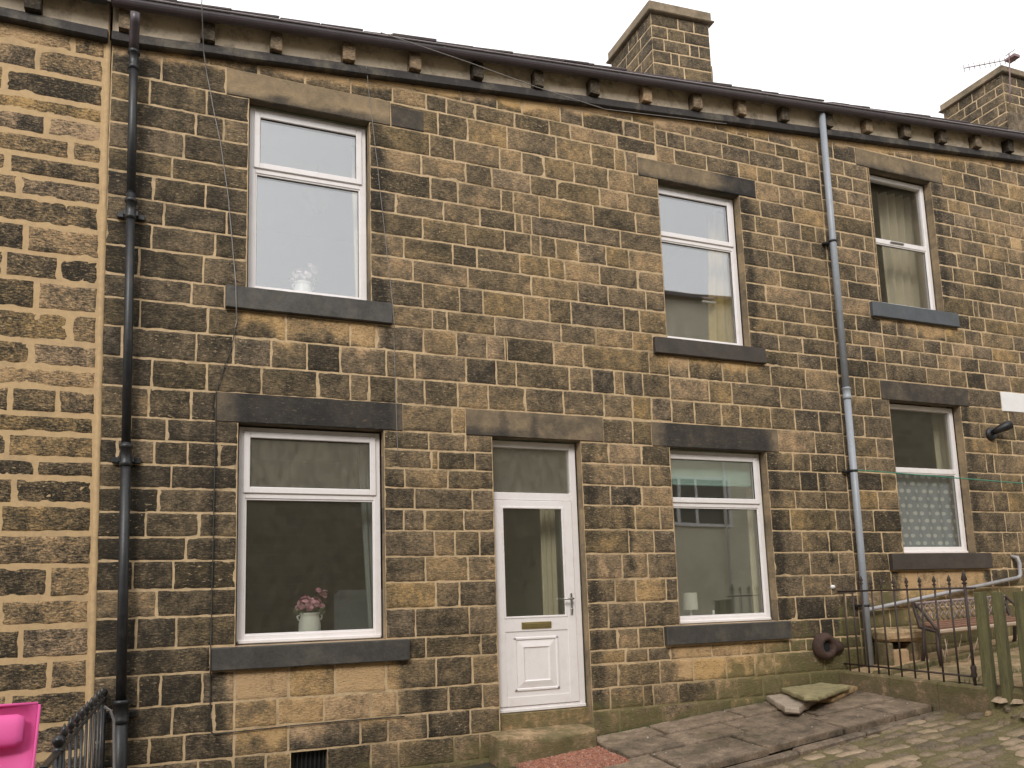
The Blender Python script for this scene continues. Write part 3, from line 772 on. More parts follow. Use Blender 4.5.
# ---- eaves: string course, pale band, corbels, gutter, roof
def eaves(parent, x0, x1, gutmat, corbels, band, cb_tones=(.3, .95), y_off=0):
    seg = max(2, int((x1-x0)/.5))
    zf = lambda x: e(x)
    mb = MB(); mb.prism_x([(.06, -.035), (-.055, -.035), (-.068, -.025), (-.068, .035), (-.05, .06), (.06, .06)], x0, x1, zfun=lambda x: e(x)+.004*noise.noise(Vector((x*3, 0, 0))), seg=seg*4)
    mb.build('string_course', M['string'], parent)
    mb = MB(); mb.prism_x([(.06, .055), (-.012, .055), (-.012, .42), (.06, .42)], x0, x1, zfun=zf, seg=seg); mb.build('eaves_band', band, parent)
    for cx in corbels:
        mb = MB(); t = random.uniform(*cb_tones)
        h = random.uniform(-.008, .008); wd = random.uniform(.048, .058)
        z = e(cx)
        mb.box(cx-wd, cx+wd, -.105+h, .02, z+.062+h, z+.225, .004, jit=.0025, a=(t, 0, 0, 0))
        mb.build('corbel', M['corbel'], parent)
    prof = []
    c = (-.150, .258); R = .047
    for i in range(11):
        a = PI + PI*i/10; prof.append((c[0]+R*math.cos(a)*1.0, c[1]+R*1.25*math.sin(a)))
    prof += [(c[0]+R+.004, c[1]+.004), (c[0]+R-.006, c[1]+.006)]
    for i in range(10, -1, -1):
        a = PI + PI*i/10; prof.append((c[0]+(R-.006)*math.cos(a), c[1]+(R*1.25-.006)*math.sin(a)))
    prof.insert(0, (c[0]-R-.006, c[1]+.008)); prof.insert(0, (c[0]-R-.002, c[1]+.012))
    mb = MB(); mb.prism_x(prof, x0, x1, zfun=zf, seg=seg)
    g = mb.build('gutter', gutmat, parent, smooth=False)
    # rolled front edge of the gutter, coloured paler to paint the light it catches
    mb = MB(); mb.prism_x([(c[0]-R-.008+.007*math.cos(2*PI*i/6), c[1]+.012+.007*math.sin(2*PI*i/6)) for i in range(6)], x0, x1, zfun=zf, seg=seg); mb.build('lit_gutter_lip', M['lip'], parent)
    x = x0+.9
    while x < x1:
        mb = MB(); mb.prism_x([(c[0]+(R+.004)*math.cos(PI+PI*i/10), c[1]+(R*1.25+.004)*math.sin(PI+PI*i/10)) for i in range(11)] + [(c[0]+(R+.001)*math.cos(PI+PI*i/10), c[1]+(R*1.25+.001)*math.sin(PI+PI*i/10)) for i in range(10, -1, -1)], x-.015, x+.015, zfun=zf)
        mb.build('gutter_joint', gutmat, parent); x += 1.85

def roof(parent, x0, x1, chim=None, raised_slates=()):
    mb = MB(); p = math.radians(33); rnd = random.Random(int(x0*10))
    zf = lambda x: e(x)
    # decks
    y0, yr = -.150, 4.0; z0 = .280; zr = z0 + (yr-y0)*math.tan(p)
    prof = [(y0+.02, z0), (yr, zr), (8.3, z0), (8.3, z0-.06), (yr, zr-.06), (y0+.02, z0-.03)]
    mb.prism_x(prof, x0, x1, zfun=zf, seg=6)
    # two eaves courses of individual slates
    for row in range(4):
        x = x0 + (0 if row % 2 else .13)
        while x < x1-.02:
            w = min(rnd.uniform(.24, .42), x1-x); t = rnd.uniform(.016, .026); yy = y0 + row*.22 + rnd.uniform(-.005, .005)
            ln = .34; lift = .005 + rnd.random()*.003 + (.012 if row == 0 else .0)
            zb = e(x+w/2) + z0 + (yy-y0)*math.tan(p) + lift
            M_ = Matrix.Translation((x, yy, zb)) @ Matrix.Rotation(p*.93, 4, 'X') @ Matrix.Rotation(-math.atan(.0918)+rnd.uniform(-.008, .008), 4, 'Y')
            mb.box(.004, w-.004, 0, ln, 0, t, .004, M=M_, jit=.0015)
            x += w
    for xa, xb in raised_slates:
        M_ = Matrix.Translation((xa, y0+.02, e(xa)+z0+.050)) @ Matrix.Rotation(p*.95, 4, 'X') @ Matrix.Rotation(-math.atan(.0918), 4, 'Y')
        mb.box(0, (xb-xa), 0, .5, 0, .018, .004, M=M_, jit=.002)
    r = mb.build('roof', M['slate'], parent)
    return r

cb = [.148+.0, .699, 1.321, 1.932, 2.544, 3.177, 3.794, 4.412, 5.032, 5.619, 6.224]
eaves(H1, XN, XM+.0, M['gutter'], [-.529+.06]+cb, M['band'])
cb2 = [6.86+.61*i for i in range(14)]
eaves(H2, XM+.002, XR, M['gutter'], cb2, M['band'])
eaves(H0, -5.3, XN-.03, M['gutter_dark'], [-4.2, -3.6, -2.95, -2.3, -1.72, -1.12], M['band'], (.4, .9))
r1 = roof(H1, XN, XM, raised_slates=((-.25, .33), (2.75, 3.70), (5.2, 5.85)))
r2 = roof(H2, XM, XR)
r0 = roof(H0, -5.3, XN-.01)
# back and end walls so that the houses are solid from the side
for P_, a, b in ((H1, XN, XM), (H2, XM, XR), (H0, -5.3, XN)):
    mb = MB()
    mb.add([(a, 8, -2.6), (b, 8, -2.6), (b, 8, e(b)+.2), (a, 8, e(a)+.2)], [(0, 1, 2, 3)])
    for x in (a+.003, b-.003):
        mb.add([(x, .02, -2.6), (x, 8, -2.6), (x, 8, e(x)+.2), (x, 4, e(x)+2.6), (x, .02, e(x)+.3)], [(0, 1, 2, 3, 4)])
    mb.build('rear_wall', M['coursed'], P_)

# ---- chimneys (parts of the roofs)
def chimney(parent, x0, x1, y0, y1, zt, capz, slope, step_z=None, seed=3):
    mb = MB(); zb = zt-3.0
    lines = [zb]
    rnd = random.Random(seed)
    zz = zt; ls = [zt]
    while zz > zb: zz -= rnd.uniform(.185, .215); ls.append(zz)
    ls = ls[::-1]
    sl = lambda x: slope*(x-x0)
    tf = lambda x, z: .70
    lay_stones(mb, 0, x1-x0, ls, [], lambda s, y, z: (x0+s, y0+y, z+sl(x0+s)), tonef=tf, joint=.017, wr=(.27, .50), tsd=.06, seed=seed)
    lay_stones(mb, 0, y1-y0, ls, [], lambda s, y, z: (x0+y, y1-s, z), tonef=tf, joint=.017, wr=(.27, .50), tsd=.06, seed=seed+1)
    lay_stones(mb, 0, y1-y0, ls, [], lambda s, y, z: (x1-y, y0+s, z+sl(x1)), tonef=tf, joint=.017, wr=(.27, .50), tsd=.06, seed=seed+2)
    st = mb.build('chimney', M['stone'], parent)
    mb = MB(); mb.box(x0+.005, x1-.005, y0+.005, y1-.005, zb, zt-.01, slope=slope); mb.build('mortar_bed', M['mortar'], st)
    mb = MB()
    n = 4
    mb.box(x0-.035, x1+.035, y0-.035, y1+.035, zt+.03, capz, .012, slope=slope, a=(.36, 0, .12, 0))
    mb.box(x0-.065, x1+.075, y0-.065, y1+.065, zt, zt+.035, .012, slope=slope, a=(.42, 0, .2, 0))
    mb.build('chimney_cap', M['dressed'], st)
    if step_z:
        mb = MB(); mb.box(x0-.0, x1+.05, y0-.03, y1, zb, step_z, .01, slope=slope, a=(.5, 0, 0, 0)); mb.build('chimney_base', M['corbel'], st)
    return st
c1 = chimney(r1, 6.605, 7.695, 3.0, 4.25, 9.02, 9.21, .075, seed=5)
c2 = chimney(r2, 14.53, 15.45, 3.0, 4.32, 9.86, 10.02, .02, seed=9)
mb = MB(); mb.box(7.70, 7.745, 3.04, 4.2, 8.0, 8.42, .008, a=(.5, 0, 0, 0)); mb.build('offset_course', M['corbel'], c1)
mb = MB(); mb.box(14.505, 15.0, 2.9, 2.995, 7.8, 9.02, .012, a=(.55, 0, 0, 0)); mb.build('offset_course', M['corbel'], c2)

# ---- aerial on the far chimney
t = thing('tv_aerial', 'thin television aerial on a mast at the far right chimney', 'aerial', (14.6, 2.95, 9.0))
A0 = Vector((13.35, 2.9, 9.62)); A1 = Vector((14.80, 2.9, 10.17))
mb = MB(); mb.tube([(14.50, 2.9, 9.15), (14.58, 2.9, 9.6), (14.66, 2.9, 10.25)], .012, 6); mb.build('mast', M['alu'], t)
mb = MB(); mb.tube([A0, A1], .010, 6); mb.build('boom', M['alu'], t)
for i in range(11):
    mb = MB(); p = A0.lerp(A1, i/10); mb.tube([p+Vector((.01, 0, -.07)), p+Vector((-.01, 0, .07))], .006, 5); mb.build('element', M['alu'], t)
mb = MB()
mb.tube([A1+Vector((-.1, -.1, .1)), A1+Vector((-.1, .1, .1))], .008, 5); mb.box(A1.x-.14, A1.x+.02, 2.8, 3.0, A1.z-.04, A1.z+.02, .005)
mb.build('dipole', M['alu'], t)

# ------------------------------------------------------------------ drainpipes
t = thing('drainpipe', 'black iron drainpipe down the left end of the house front', 'drainpipe', (-.36, -.1, -1.6), 'drainpipes on the terrace front')
def px(z): return -.405 + (4.59-z)*.0117
mb = MB(); mb.tube([(px(z), -.10, z) for z in (4.50, 3.9, 3.28)], .033, 14); mb.tube([(px(z), -.10, z) for z in (3.30, 2.2, 1.28)], .033, 14)
mb.tube([(px(z), -.10, z) for z in (1.30, .2, -.62)], .036, 14); mb.tube([(px(z), -.10, z) for z in (-.6, -1.2, -1.7)], .050, 14)
mb.build('pipe', M['iron_pipe'], t)
for z, r in ((3.16, .042), (1.21, .045), (-.66, .058), (4.42, .042)):
    mb = MB(); mb.lathe([(r-.012, -.09), (r, -.085), (r, -.06), (r-.006, -.05), (r-.006, .045), (r+.004, .05), (r+.004, .075), (r-.012, .08)], (px(z), -.10, z), 18)
    if z < 4.4: mb.box(px(z)-.10, px(z)+.10, -.04, -.004, z-.055, z-.01, .005); mb.box(px(z)-.055, px(z)+.055, -.10, -.03, z-.055, z-.01, .005)
    mb.build('collar', M['iron_pipe'], t)
mb = MB(); mb.tube([(px(4.5), -.10, 4.49), (px(4.5), -.13, 4.58), (px(4.5)+.01, -.235, 4.66), (px(4.5)+.01, -.258, 4.72)], .037, 12)
mb.build('swan_neck', M['gutter'], t)

t = thing('drainpipe', 'pale grey plastic drainpipe between the middle house and the right house', 'drainpipe', (6.745, -.1, -.8), 'drainpipes on the terrace front')
GX = 6.742
mb = MB(); mb.tube([(GX, -.105, 5.46), (GX, -.10, 4), (GX, -.10, 2.21)], .037, 14); mb.tube([(GX, -.10, 2.2), (GX, -.10, .5), (GX-.012, -.10, -.80)], .037, 14)
mb.build('pipe', M['grey_pipe'], t)
mb = MB(); mb.lathe([(.037, -.07), (.046, -.065), (.046, -.04), (.042, -.035), (.042, .04), (.046, .045), (.046, .06), (.037, .065)], (GX, -.1, 2.18), 16); mb.build('collar', M['grey_pipe'], t)
for z in (3.93, 1.32, -.12):
    mb = MB(); mb.lathe([(.038, -.012), (.043, -.012), (.043, .012), (.038, .012)], (GX, -.1, z), 16); mb.box(GX-.075, GX+.02, -.05, -.004, z-.012, z+.012, .003)
    mb.build('bracket', M['pvc_black'], t)

t = thing('waste_pipe', 'pale plastic waste pipe sloping across the wall under the right window', 'pipe', (8.0, -.06, 0))
mb = MB(); mb.tube([(6.80, -.07, -.165), (9.15, -.07, .135)], .022, 12); mb.build('sloping_pipe', M['waste_pipe'], t)
mb = MB(); mb.tube([(9.12, -.07, .13), (9.17, -.07, .142), (9.195, -.07, .17), (9.20, -.07, .30), (9.19, -.06, .37), (9.17, 0, .385)], .022, 12); mb.build('upstand', M['waste_pipe'], t)
mb = MB(); mb.tube([(6.84, -.07, -.16), (6.78, -.07, -.168), (6.765, -.07, -.20), (6.76, -.08, -.24)], .026, 12)
mb.build('elbow', M['waste_pipe'], t)

# ------------------------------------------------------------------ cables and lines
def cable(name, label, pts, r, mat, cat='cable'):
    mb = MB(); out = []
    P = [Vector(p) for p in pts]
    for i in range(len(P)-1):
        for k in range(5):
            q = P[i].lerp(P[i+1], k/5); q.x += .004*noise.noise(q*4); out.append(q)
    out.append(P[-1]); mb.tube(out, r, 6)
    return tag(mb.build(name, mat), label, cat)
cable('wall_cable', 'thin grey cable hanging from the gutter left of the upper left window',
      [(.10, -.33, 5.12), (.09, -.335, 4.87), (.12, -.08, 4.62), (.149, -.02, 4.469), (.2, -.015, 4.2), (.26, -.015, 3.908), (.338, -.012, 3.391), (.38, -.015, 2.9), (.40, -.062, 2.65), (.407, -.062, 2.45), (.412, -.015, 2.367), (.40, -.014, 2.3)], .0045, M['cable'])
cable('wall_cable', 'dark cable run past the left side of the lower left window to the plinth',
      [(.40, -.014, 2.29), (.37, -.014, 2.12), (.335, -.014, 2.009), (.29, -.018, 1.86), (.264, -.018, 1.773), (.264, -.018, .89), (.258, -.018, -.24), (.257, -.063, -.26), (.257, -.063, -.426), (.262, -.018, -.45), (.265, -.014, -.86), (.29, -.013, -.888), (.849, -.013, -.873), (1.3, -.013, -.868), (1.767, -.013, -.872)], .0045, M['cable_dark'])
cable('wall_cable', 'faint thin wire down the wall right of the two left windows',
      [(1.48, -.07, 4.84), (1.523, -.014, 4.546), (1.58, -.014, 4.0), (1.63, -.014, 3.466), (1.686, -.014, 2.869), (1.70, -.053, 2.64), (1.712, -.053, 2.45), (1.716, -.014, 2.416), (1.726, -.014, 1.789), (1.737, -.014, 1.263)], .003, M['cable'])
cable('overhead_wire', 'pale wire slung beneath the gutter in front of the corbels',
      [(1.55, -.34, 4.99), (2.388, -.30, 4.93), (3.089, -.22, 4.90), (3.9, -.1, 4.92), (5.4, -.09, 5.08)], .004, M['cable'], 'wire')
cable('washing_line', 'green washing line strung across the right house front',
      [(6.86, -.02, 1.347), (7.1, -.05, 1.335), (8.0, -.08, 1.30), (9.51, -.1, 1.25), (12, -.1, 1.3)], .007, M['green_line'], 'washing line')

# wall lamp on the right house
t = thing('wall_light', 'small black spotlight fixed to the wall beside the white lintel', 'light', (9.06, 0, 1.88))
mb = MB(); mb.lathe([(0, -.03), (.075, -.03), (.08, -.01), (.08, .01)], (9.05, 0, 1.86), 18, axis='y'); mb.build('backplate', M['pvc_black'], t)
mb = MB(); mb.tube([(9.05, -.03, 1.87), (9.08, -.09, 1.90), (9.14, -.14, 1.93), (9.19, -.16, 1.95)], [.03, .045, .055, .058], 12); mb.build('lamp_head', M['pvc_black'], t)

# rusty flue end low on the wall
t = thing('flue_outlet', 'round rusty iron outlet low on the wall by the grey drainpipe', 'flue', (6.22, -.05, -.52))
mb = MB(); c = (6.20, 0, -.52)
mb.lathe([(.125, .01), (.138, -.02), (.140, -.05), (.125, -.085), (.095, -.105), (.070, -.10), (.058, -.08), (.055, .0)], c, 24, axis='y')
mb.tube([(6.27, .02, -.53), (6.34, .0, -.53), (6.44, -.0, -.54)], [.09, .085, .06], 14)
mb.build('iron_ring', M['rust'], t)
mb = MB(); mb.lathe([(0, -.06), (.062, -.06)], c, 20, axis='y'); mb.build('mouth_shade', M['dark'], t)  # black disc paints the shade inside the outlet
mb = MB(); mb.lathe([(0, -.035), (.018, -.03), (.022, 0)], (6.40, 0, .085), 12, axis='y'); tag(mb.build('wall_fixing', M['white_paint']), 'tiny pale round fixing on the wall above the rusty outlet', 'fixing')

# ------------------------------------------------------------------ ground
def sheet_grid(name, mat, x0, x1, y0, y1, nx, ny, zf, kind='structure', amp=0, fr=3):
    mb = MB(); vs = []
    for j in range(ny+1):
        for i in range(nx+1):
            x = x0+(x1-x0)*i/nx; y = y0+(y1-y0)*j/ny
            vs.append((x, y, zf(x, y)+(amp*fbm(x*fr, y*fr, 0) if amp else 0)))
    fs = [(j*(nx+1)+i, j*(nx+1)+i+1, (j+1)*(nx+1)+i+1, (j+1)*(nx+1)+i) for j in range(ny) for i in range(nx)]
    mb.add(vs, fs, smooth=True); return mb.build(name, mat, None, kind)

def clampx(x): return min(30, max(-30, x))
M['ground'] = simple_mat('damp_lane', (.10, .085, .058), .9, .4, 3, .4, dirt=(.07, .075, .03), dirt_amt=.7, dirt_scale=.7)
sheet_grid('ground', M['ground'], -80, 80, -80, 80, 80, 80, lambda x, y: .10*clampx(x)-1.86)

# cobbled lane: sett stones bedded in moss and grit
def lane_mat():
    m, nt, b = new_mat('lane_setts')
    at = N(nt, 'ShaderNodeAttribute', attribute_name='st'); sp = N(nt, 'ShaderNodeSeparateColor'); L(nt, at.outputs['Color'], sp.inputs[0])
    c = coords(nt); n1 = noise_n(nt, c, 2.0, 4, .6); n2 = noise_n(nt, c, 11, 5, .75); n3 = noise_n(nt, c, 50, 4, .8)
    v = math_n(nt, 'ADD', math_n(nt, 'MULTIPLY', sp.outputs[0], .30), math_n(nt, 'ADD', math_n(nt, 'MULTIPLY', n2, .5), math_n(nt, 'MULTIPLY', n3, .45)))
    v = math_n(nt, 'SUBTRACT', math_n(nt, 'MULTIPLY', v, 1.5), .42)
    stone = ramp_n(nt, v, [(.2, (.10, .078, .055)), (.5, (.28, .21, .14)), (.8, (.54, .40, .27))])
    moss = ramp_n(nt, n3, [(.3, (.06, .055, .02)), (.55, (.17, .145, .05)), (.75, (.33, .23, .09))])
    f = math_n(nt, 'MULTIPLY', math_n(nt, 'SUBTRACT', math_n(nt, 'ADD', math_n(nt, 'ADD', n1, math_n(nt, 'MULTIPLY', n2, .4)), sp.outputs[2]), .78), 5, True)
    L(nt, mix_n(nt, math_n(nt, 'MULTIPLY', f, .8), stone, moss), b.inputs['Base Color'])
    b.inputs['Roughness'].default_value = .85
    bp = N(nt, 'ShaderNodeBump'); bp.inputs['Strength'].default_value = .7; bp.inputs['Distance'].default_value = .015
    L(nt, math_n(nt, 'ADD', n2, n3), bp.inputs['Height']); L(nt, bp.outputs[0], b.inputs['Normal'])
    return m
M['lane'] = lane_mat()
mb = MB(); rnd = random.Random(4)
nx, ny = 150, 64
X0, X1, Y0, Y1 = 1.6, 10.5, -4.9, -1.15
def lane_h(x, y):
    z = .112*x - 1.797 + .015*(y+1.3)*.5 + .012*fbm(x*2, y*2, 0)
    if x > 6.3: z += .16*smooth01((x-6.34)/.25)*smooth01((y+2.45)/.6)*smooth01((-1.48-y)/.2)
    return z
vs = [(X0+(X1-X0)*i/nx, Y0+(Y1-Y0)*j/ny, lane_h(X0+(X1-X0)*i/nx, Y0+(Y1-Y0)*j/ny)+.01*fbm(i*.35, j*.35, 2)) for j in range(ny+1) for i in range(nx+1)]
fs = [(j*(nx+1)+i, j*(nx+1)+i+1, (j+1)*(nx+1)+i+1, (j+1)*(nx+1)+i) for j in range(ny) for i in range(nx)]
mb.add(vs, fs, [(.2+.3*rnd.random(), 0, .35, 0) for _ in vs], smooth=True)
y = -4.8
while y < -1.25:
    x = 1.7 + rnd.uniform(0, .2); dy = rnd.uniform(.11, .16)
    while x < 10.2:
        w = rnd.uniform(.13, .34)
        if rnd.random() < .93 and not (x > 6.3 and y > -1.75):
            n = 9; cx, cy = x+w/2, y+dy/2; z = lane_h(cx, cy) + rnd.uniform(-.012, .006)
            t = rnd.random(); top = []; low = []; rot = rnd.uniform(-.12, .12)
            for k in range(n):
                a = 2*PI*k/n + .2; sx = abs(math.cos(a))**.35*math.copysign(1, math.cos(a)); sy = abs(math.sin(a))**.35*math.copysign(1, math.sin(a))
                rx = w*.53*sx*rnd.uniform(.72, 1.06); ry = dy*.53*sy*rnd.uniform(.72, 1.08)
                qx, qy = rx*math.cos(rot)-ry*math.sin(rot), rx*math.sin(rot)+ry*math.cos(rot)
                top.append((cx+qx*.82, cy+qy*.82, z+.012+.11*qx)); low.append((cx+qx, cy+qy, z-.02+.11*qx))
            mb.add(top+low+[(cx, cy, z+.013)], [(k, (k+1) % n, 2*n) for k in range(n)]+[(k+n, (k+1) % n+n, (k+1) % n, k) for k in range(n)], (t, 0, rnd.uniform(-.12, .2), 0), smooth=True)
        x += w+.004
    y += dy+.003
mb.build('road', M['lane'], None, 'structure')

# flagged pavement platform in front of the door
def edge_y(x): return -1.13 - (6.45-x)*.053
mb = MB(); rnd = random.Random(8)
mb2 = MB()
vs = []
xs = [2.0+ (6.42-2.0)*i/12 for i in range(13)]
for x in xs: vs += [(x, .02, plat_z(x, 0)-.03), (x, edge_y(x)+.03, plat_z(x, edge_y(x))-.03), (x, edge_y(x)+.03, plat_z(x, -1)-.35)]
fs = []
for i in range(12):
    fs += [(i*3, i*3+1, i*3+4, i*3+3), (i*3+1, i*3+2, i*3+5, i*3+4)]
mb2.add(vs, fs); mb2.build('pavement_bed', M['soil'], None, 'structure')
def flag(mb, poly, th=.055, tilt=0):
    """poly: outline points (x, y) on the platform"""
    n0 = len(poly); P = []
    cx = sum(p[0] for p in poly)/n0; cy = sum(p[1] for p in poly)/n0
    for i in range(n0):
        a = poly[i]; b = poly[(i+1) % n0]; k = max(2, int(math.dist(a, b)/.07))
        for j in range(k):
            t = j/k; x = a[0]+(b[0]-a[0])*t; y = a[1]+(b[1]-a[1])*t
            s = 1-.008/max(.1, math.dist((x, y), (cx, cy)))
            P.append((cx+(x-cx)*s+rnd.uniform(-.004, .004), cy+(y-cy)*s+rnd.uniform(-.004, .004)))
    n = len(P); dz = rnd.uniform(-.009, .009); tx = rnd.uniform(-.006, .006); ty = rnd.uniform(-.006, .006)
    f = lambda x, y: plat_z(x, y)+dz+tx*(x-cx)+ty*(y-cy)+tilt*(x-cx)
    rings = [1, .985, .8, .55, .25]
    vs = [(x, y, f(x, y)-th) for x, y in P]+[(x, y, f(x, y)-.010) for x, y in P]
    for r in rings[1:]:
        for x, y in P:
            X = cx+(x-cx)*r; Y = cy+(y-cy)*r; vs.append((X, Y, f(X, Y)+.004*noise.noise(Vector((X*5, Y*5, cx)))))
    vs.append((cx, cy, f(cx, cy)))
    fs = []
    R = 1+len(rings)
    for q in range(R-1):
        for k in range(n):
            k2 = (k+1) % n; fs.append((q*n+k, q*n+k2, (q+1)*n+k2, (q+1)*n+k))
    for k in range(n): fs.append(((R-1)*n+k, (R-1)*n+(k+1) % n, R*n))
    mb.add(vs, fs, (rnd.random(), 0, 0, 0), smooth=False)
back = [3.43, 4.03, 4.70, 5.30, 5.95, 6.40]
mids = [-.80, -.74, -.62, -.55, -.60]
front = [2.62, 3.35, 4.10, 4.62, 5.6, 6.41]
rows = [(-.02, -.36, [3.43, 4.05, 4.9, 5.35, 5.98, 6.40]), (-.365, -.74, [3.43, 3.98, 4.62, 5.42, 6.40]), (-.745, None, [2.3, 3.0, 3.62, 4.42, 5.3, 5.9, 6.40])]
for ya, yb, xs_ in rows:
    for xa_, xb_ in zip(xs_[:-1], xs_[1:]):
        k = rnd.uniform(-.03, .03); ed = (lambda x: edge_y(x)) if yb is None else (lambda x: yb+.0)
        flag(mb, [(xa_+.006, ya-.006), (xb_-.006, ya-.006), (xb_-.006+k, ed(xb_)+.004), (xa_+.006+k*0, ed(xa_)+.004)])
mb.build('pavement', M['flag'], None, 'structure')
# kerb below the flags and a narrow edging strip against the lane
mb = MB(); x = 2.3
while x < 6.42:
    w = min(rnd.uniform(.7, 1.15), 6.44-x); a = math.atan(.053)
    z = plat_z(x, edge_y(x)); M_ = Matrix.Translation((x, edge_y(x)-.016, z-.062)) @ Matrix.Rotation(a, 4, 'Z') @ Matrix.Rotation(-.092, 4, 'Y')
    mb.box(.004, w*1.005-.006, -.10, 0, -.16, rnd.uniform(-.006, .004)+.008, .014, M=M_, jit=.003)
    x += w
mb.build('kerb', M['flag'], None, 'structure')
mb = MB(); x = 2.3
while x < 6.40:
    w = min(rnd.uniform(.35, .8), 6.42-x); a = math.atan(.053)
    z = plat_z(x, edge_y(x)); M_ = Matrix.Translation((x, edge_y(x)-.112, z-.098-(6.42-x)*.012)) @ Matrix.Rotation(a, 4, 'Z') @ Matrix.Rotation(-.10, 4, 'Y')
    mb.box(.004, w*1.005-.008, -.055, 0, -.10, rnd.uniform(-.004, .004), .010, M=M_, jit=.003)
    x += w
mb.build('edging', M['flag_pale'], None, 'structure')

# yard behind the railings
mb = MB(); nx, ny = 60, 20; vs = []
for j in range(ny+1):
    for i in range(nx+1):
        x = 6.56+(14-6.56)*i/nx; y = -2.7+2.75*j/ny
        vs.append((x, y, yard_z(x)+.012*fbm(x*3, y*3, 1)))
mb.add(vs, [(j*(nx+1)+i, j*(nx+1)+i+1, (j+1)*(nx+1)+i+1, (j+1)*(nx+1)+i) for j in range(ny) for i in range(nx)], [(.35, .2, .55+.4*noise.noise(Vector((v[0]*2, v[1]*3, 0))), 0) for v in vs], smooth=True)
vs = []
for j in range(24):
    y = -1.5-1.2*j/23; q = .02*noise.noise(Vector((0, y*5, 0))); vs += [(6.575, y, yard_z(6.57)+.004), (6.52+q, y, yard_z(6.57)-.05), (6.50+q, y, -1.4)]
mb.add(vs, [(j*3+k, j*3+k+1, j*3+k+4, j*3+k+3) for j in range(23) for k in range(2)], (.5, 0, .8, 0), smooth=False)
mb.build('yard', M['moss_stone'], None, 'structure')
mb = MB(); x = 6.47
while x < 9.6:
    w = rnd.uniform(.4, .7); mb.box(x+.004, x+w-.004, -.46, -.36, yard_z(x)-.1, yard_z(x)+.055, .015, slope=.1, jit=.004, a=(.45, 0, .9, 0)); x += w
mb.build('yard_kerb', M['moss_stone'], None, 'structure')
mb = MB(); x = 6.47
while x < 9.6:
    w = rnd.uniform(.4, .6); mb.box(x+.006, x+w-.006, -.355, -.02, yard_z(x)-.1, yard_z(x)+.042, .01, slope=.1, jit=.003, a=(.2, .4, .3, 0)); x += w
mb.build('yard_flags', M['moss_stone'], None, 'structure')

# ------------------------------------------------------------------ step, mat, slabs
def step():
    mb = MB(); x0, x1 = 2.50, 3.42; nx = 26; z = -1.065
    vs = []; A = []
    prof = []
    for i in range(nx+1):
        u = i/nx; x = x0+(x1-x0)*u
        fy = -.27 - .03*math.sin(u*PI) + .012*noise.noise(Vector((u*5, 0, 0)))
        wear = .030*math.exp(-((u-.55)/.28)**2)
        endr = .04*(max(0, 1-u/.06)**2 + max(0, 1-(1-u)/.05)**2)
        pr = [(.05, z-.004), (-.06, z-wear*.6), (fy+.06, z-wear-.002), (fy+.022+endr, z-wear-.008), (fy+.004+endr, z-wear-.03), (fy+endr, z-.08), (fy+.006+endr, z-.26), (.05, z-.26)]
        for y, zz in pr:
            zz -= endr*.4
            vs.append((x, y+.004*noise.noise(Vector((x*9, y*9, zz*9))), zz+.003*noise.noise(Vector((x*7, y*7, zz*7+4)))))
            up = zz > z-.045 
            A.append((.34 if up else .42, .2 if up and y < .0 else 0, .55 if up else 1.0, 0))
    n = 8; fs = []
    for i in range(nx):
        for k in range(n):
            k2 = (k+1) % n; fs.append((i*n+k, i*n+k2, (i+1)*n+k2, (i+1)*n+k))
    fs += [tuple(range(n-1, -1, -1)), tuple(range(nx*n, nx*n+n))]
    mb.add(vs, fs, A, smooth=False)
    return mb.build('doorstep', M['moss_stone'])
tag(step(), 'worn mossy stone doorstep below the white front door', 'doorstep')

mb = MB(); nx, ny = 70, 50; vs = []
cx0, cx1, cy0, cy1 = 2.62, 3.40, -.83, -.30
for j in range(ny+1):
    for i in range(nx+1):
        x = cx0+(cx1-cx0)*i/nx; y = cy0+(cy1-cy0)*j/ny
        edge = min(i, nx-i, j, ny-j) == 0
        vs.append((x+rnd.uniform(-.004, .004), y+rnd.uniform(-.004, .004), plat_z(x, y)-.035+(.0 if edge else .03+.016*rnd.random())))
mb.add(vs, [(j*(nx+1)+i, j*(nx+1)+i+1, (j+1)*(nx+1)+i+1, (j+1)*(nx+1)+i) for j in range(ny) for i in range(nx)])
tag(mb.build('doormat', M['mat_red']), 'rough reddish doormat on the ground before the step', 'doormat')

def loose_slab(poly, z0, th, mat, label, tx=0, ty=0, a=(0, 0, 0, 0)):
    mb = MB(); n0 = len(poly); P = []
    cx = sum(p[0] for p in poly)/n0; cy = sum(p[1] for p in poly)/n0
    for i in range(n0):
        p = poly[i]; q = poly[(i+1) % n0]; k = max(2, int(math.dist(p, q)/.05))
        for j in range(k):
            t = j/k; P.append((p[0]+(q[0]-p[0])*t+rnd.uniform(-.008, .008), p[1]+(q[1]-p[1])*t+rnd.uniform(-.008, .008)))
    n = len(P); f = lambda x, y: z0+tx*(x-cx)+ty*(y-cy)
    vs = []
    for r, dz in ((.96, 0), (1.0, th*.35), (.99, th*.8), (.965, th), (.6, th+.004), (.25, th+.002)):
        for x, y in P:
            X = cx+(x-cx)*r; Y = cy+(y-cy)*r; vs.append((X, Y, f(X, Y)+dz+.005*noise.noise(Vector((X*12, Y*12, dz*30)))))
    vs.append((cx, cy, f(cx, cy)+th)); fs = [tuple(range(n-1, -1, -1))]
    for q in range(5):
        for k in range(n): fs.append((q*n+k, q*n+(k+1) % n, (q+1)*n+(k+1) % n, (q+1)*n+k))
    for k in range(n): fs.append((5*n+k, 5*n+(k+1) % n, 6*n))
    mb.add(vs, fs, a)
    return tag(mb.build('stone_slab', mat), label, 'slab', 'loose slabs against the wall')
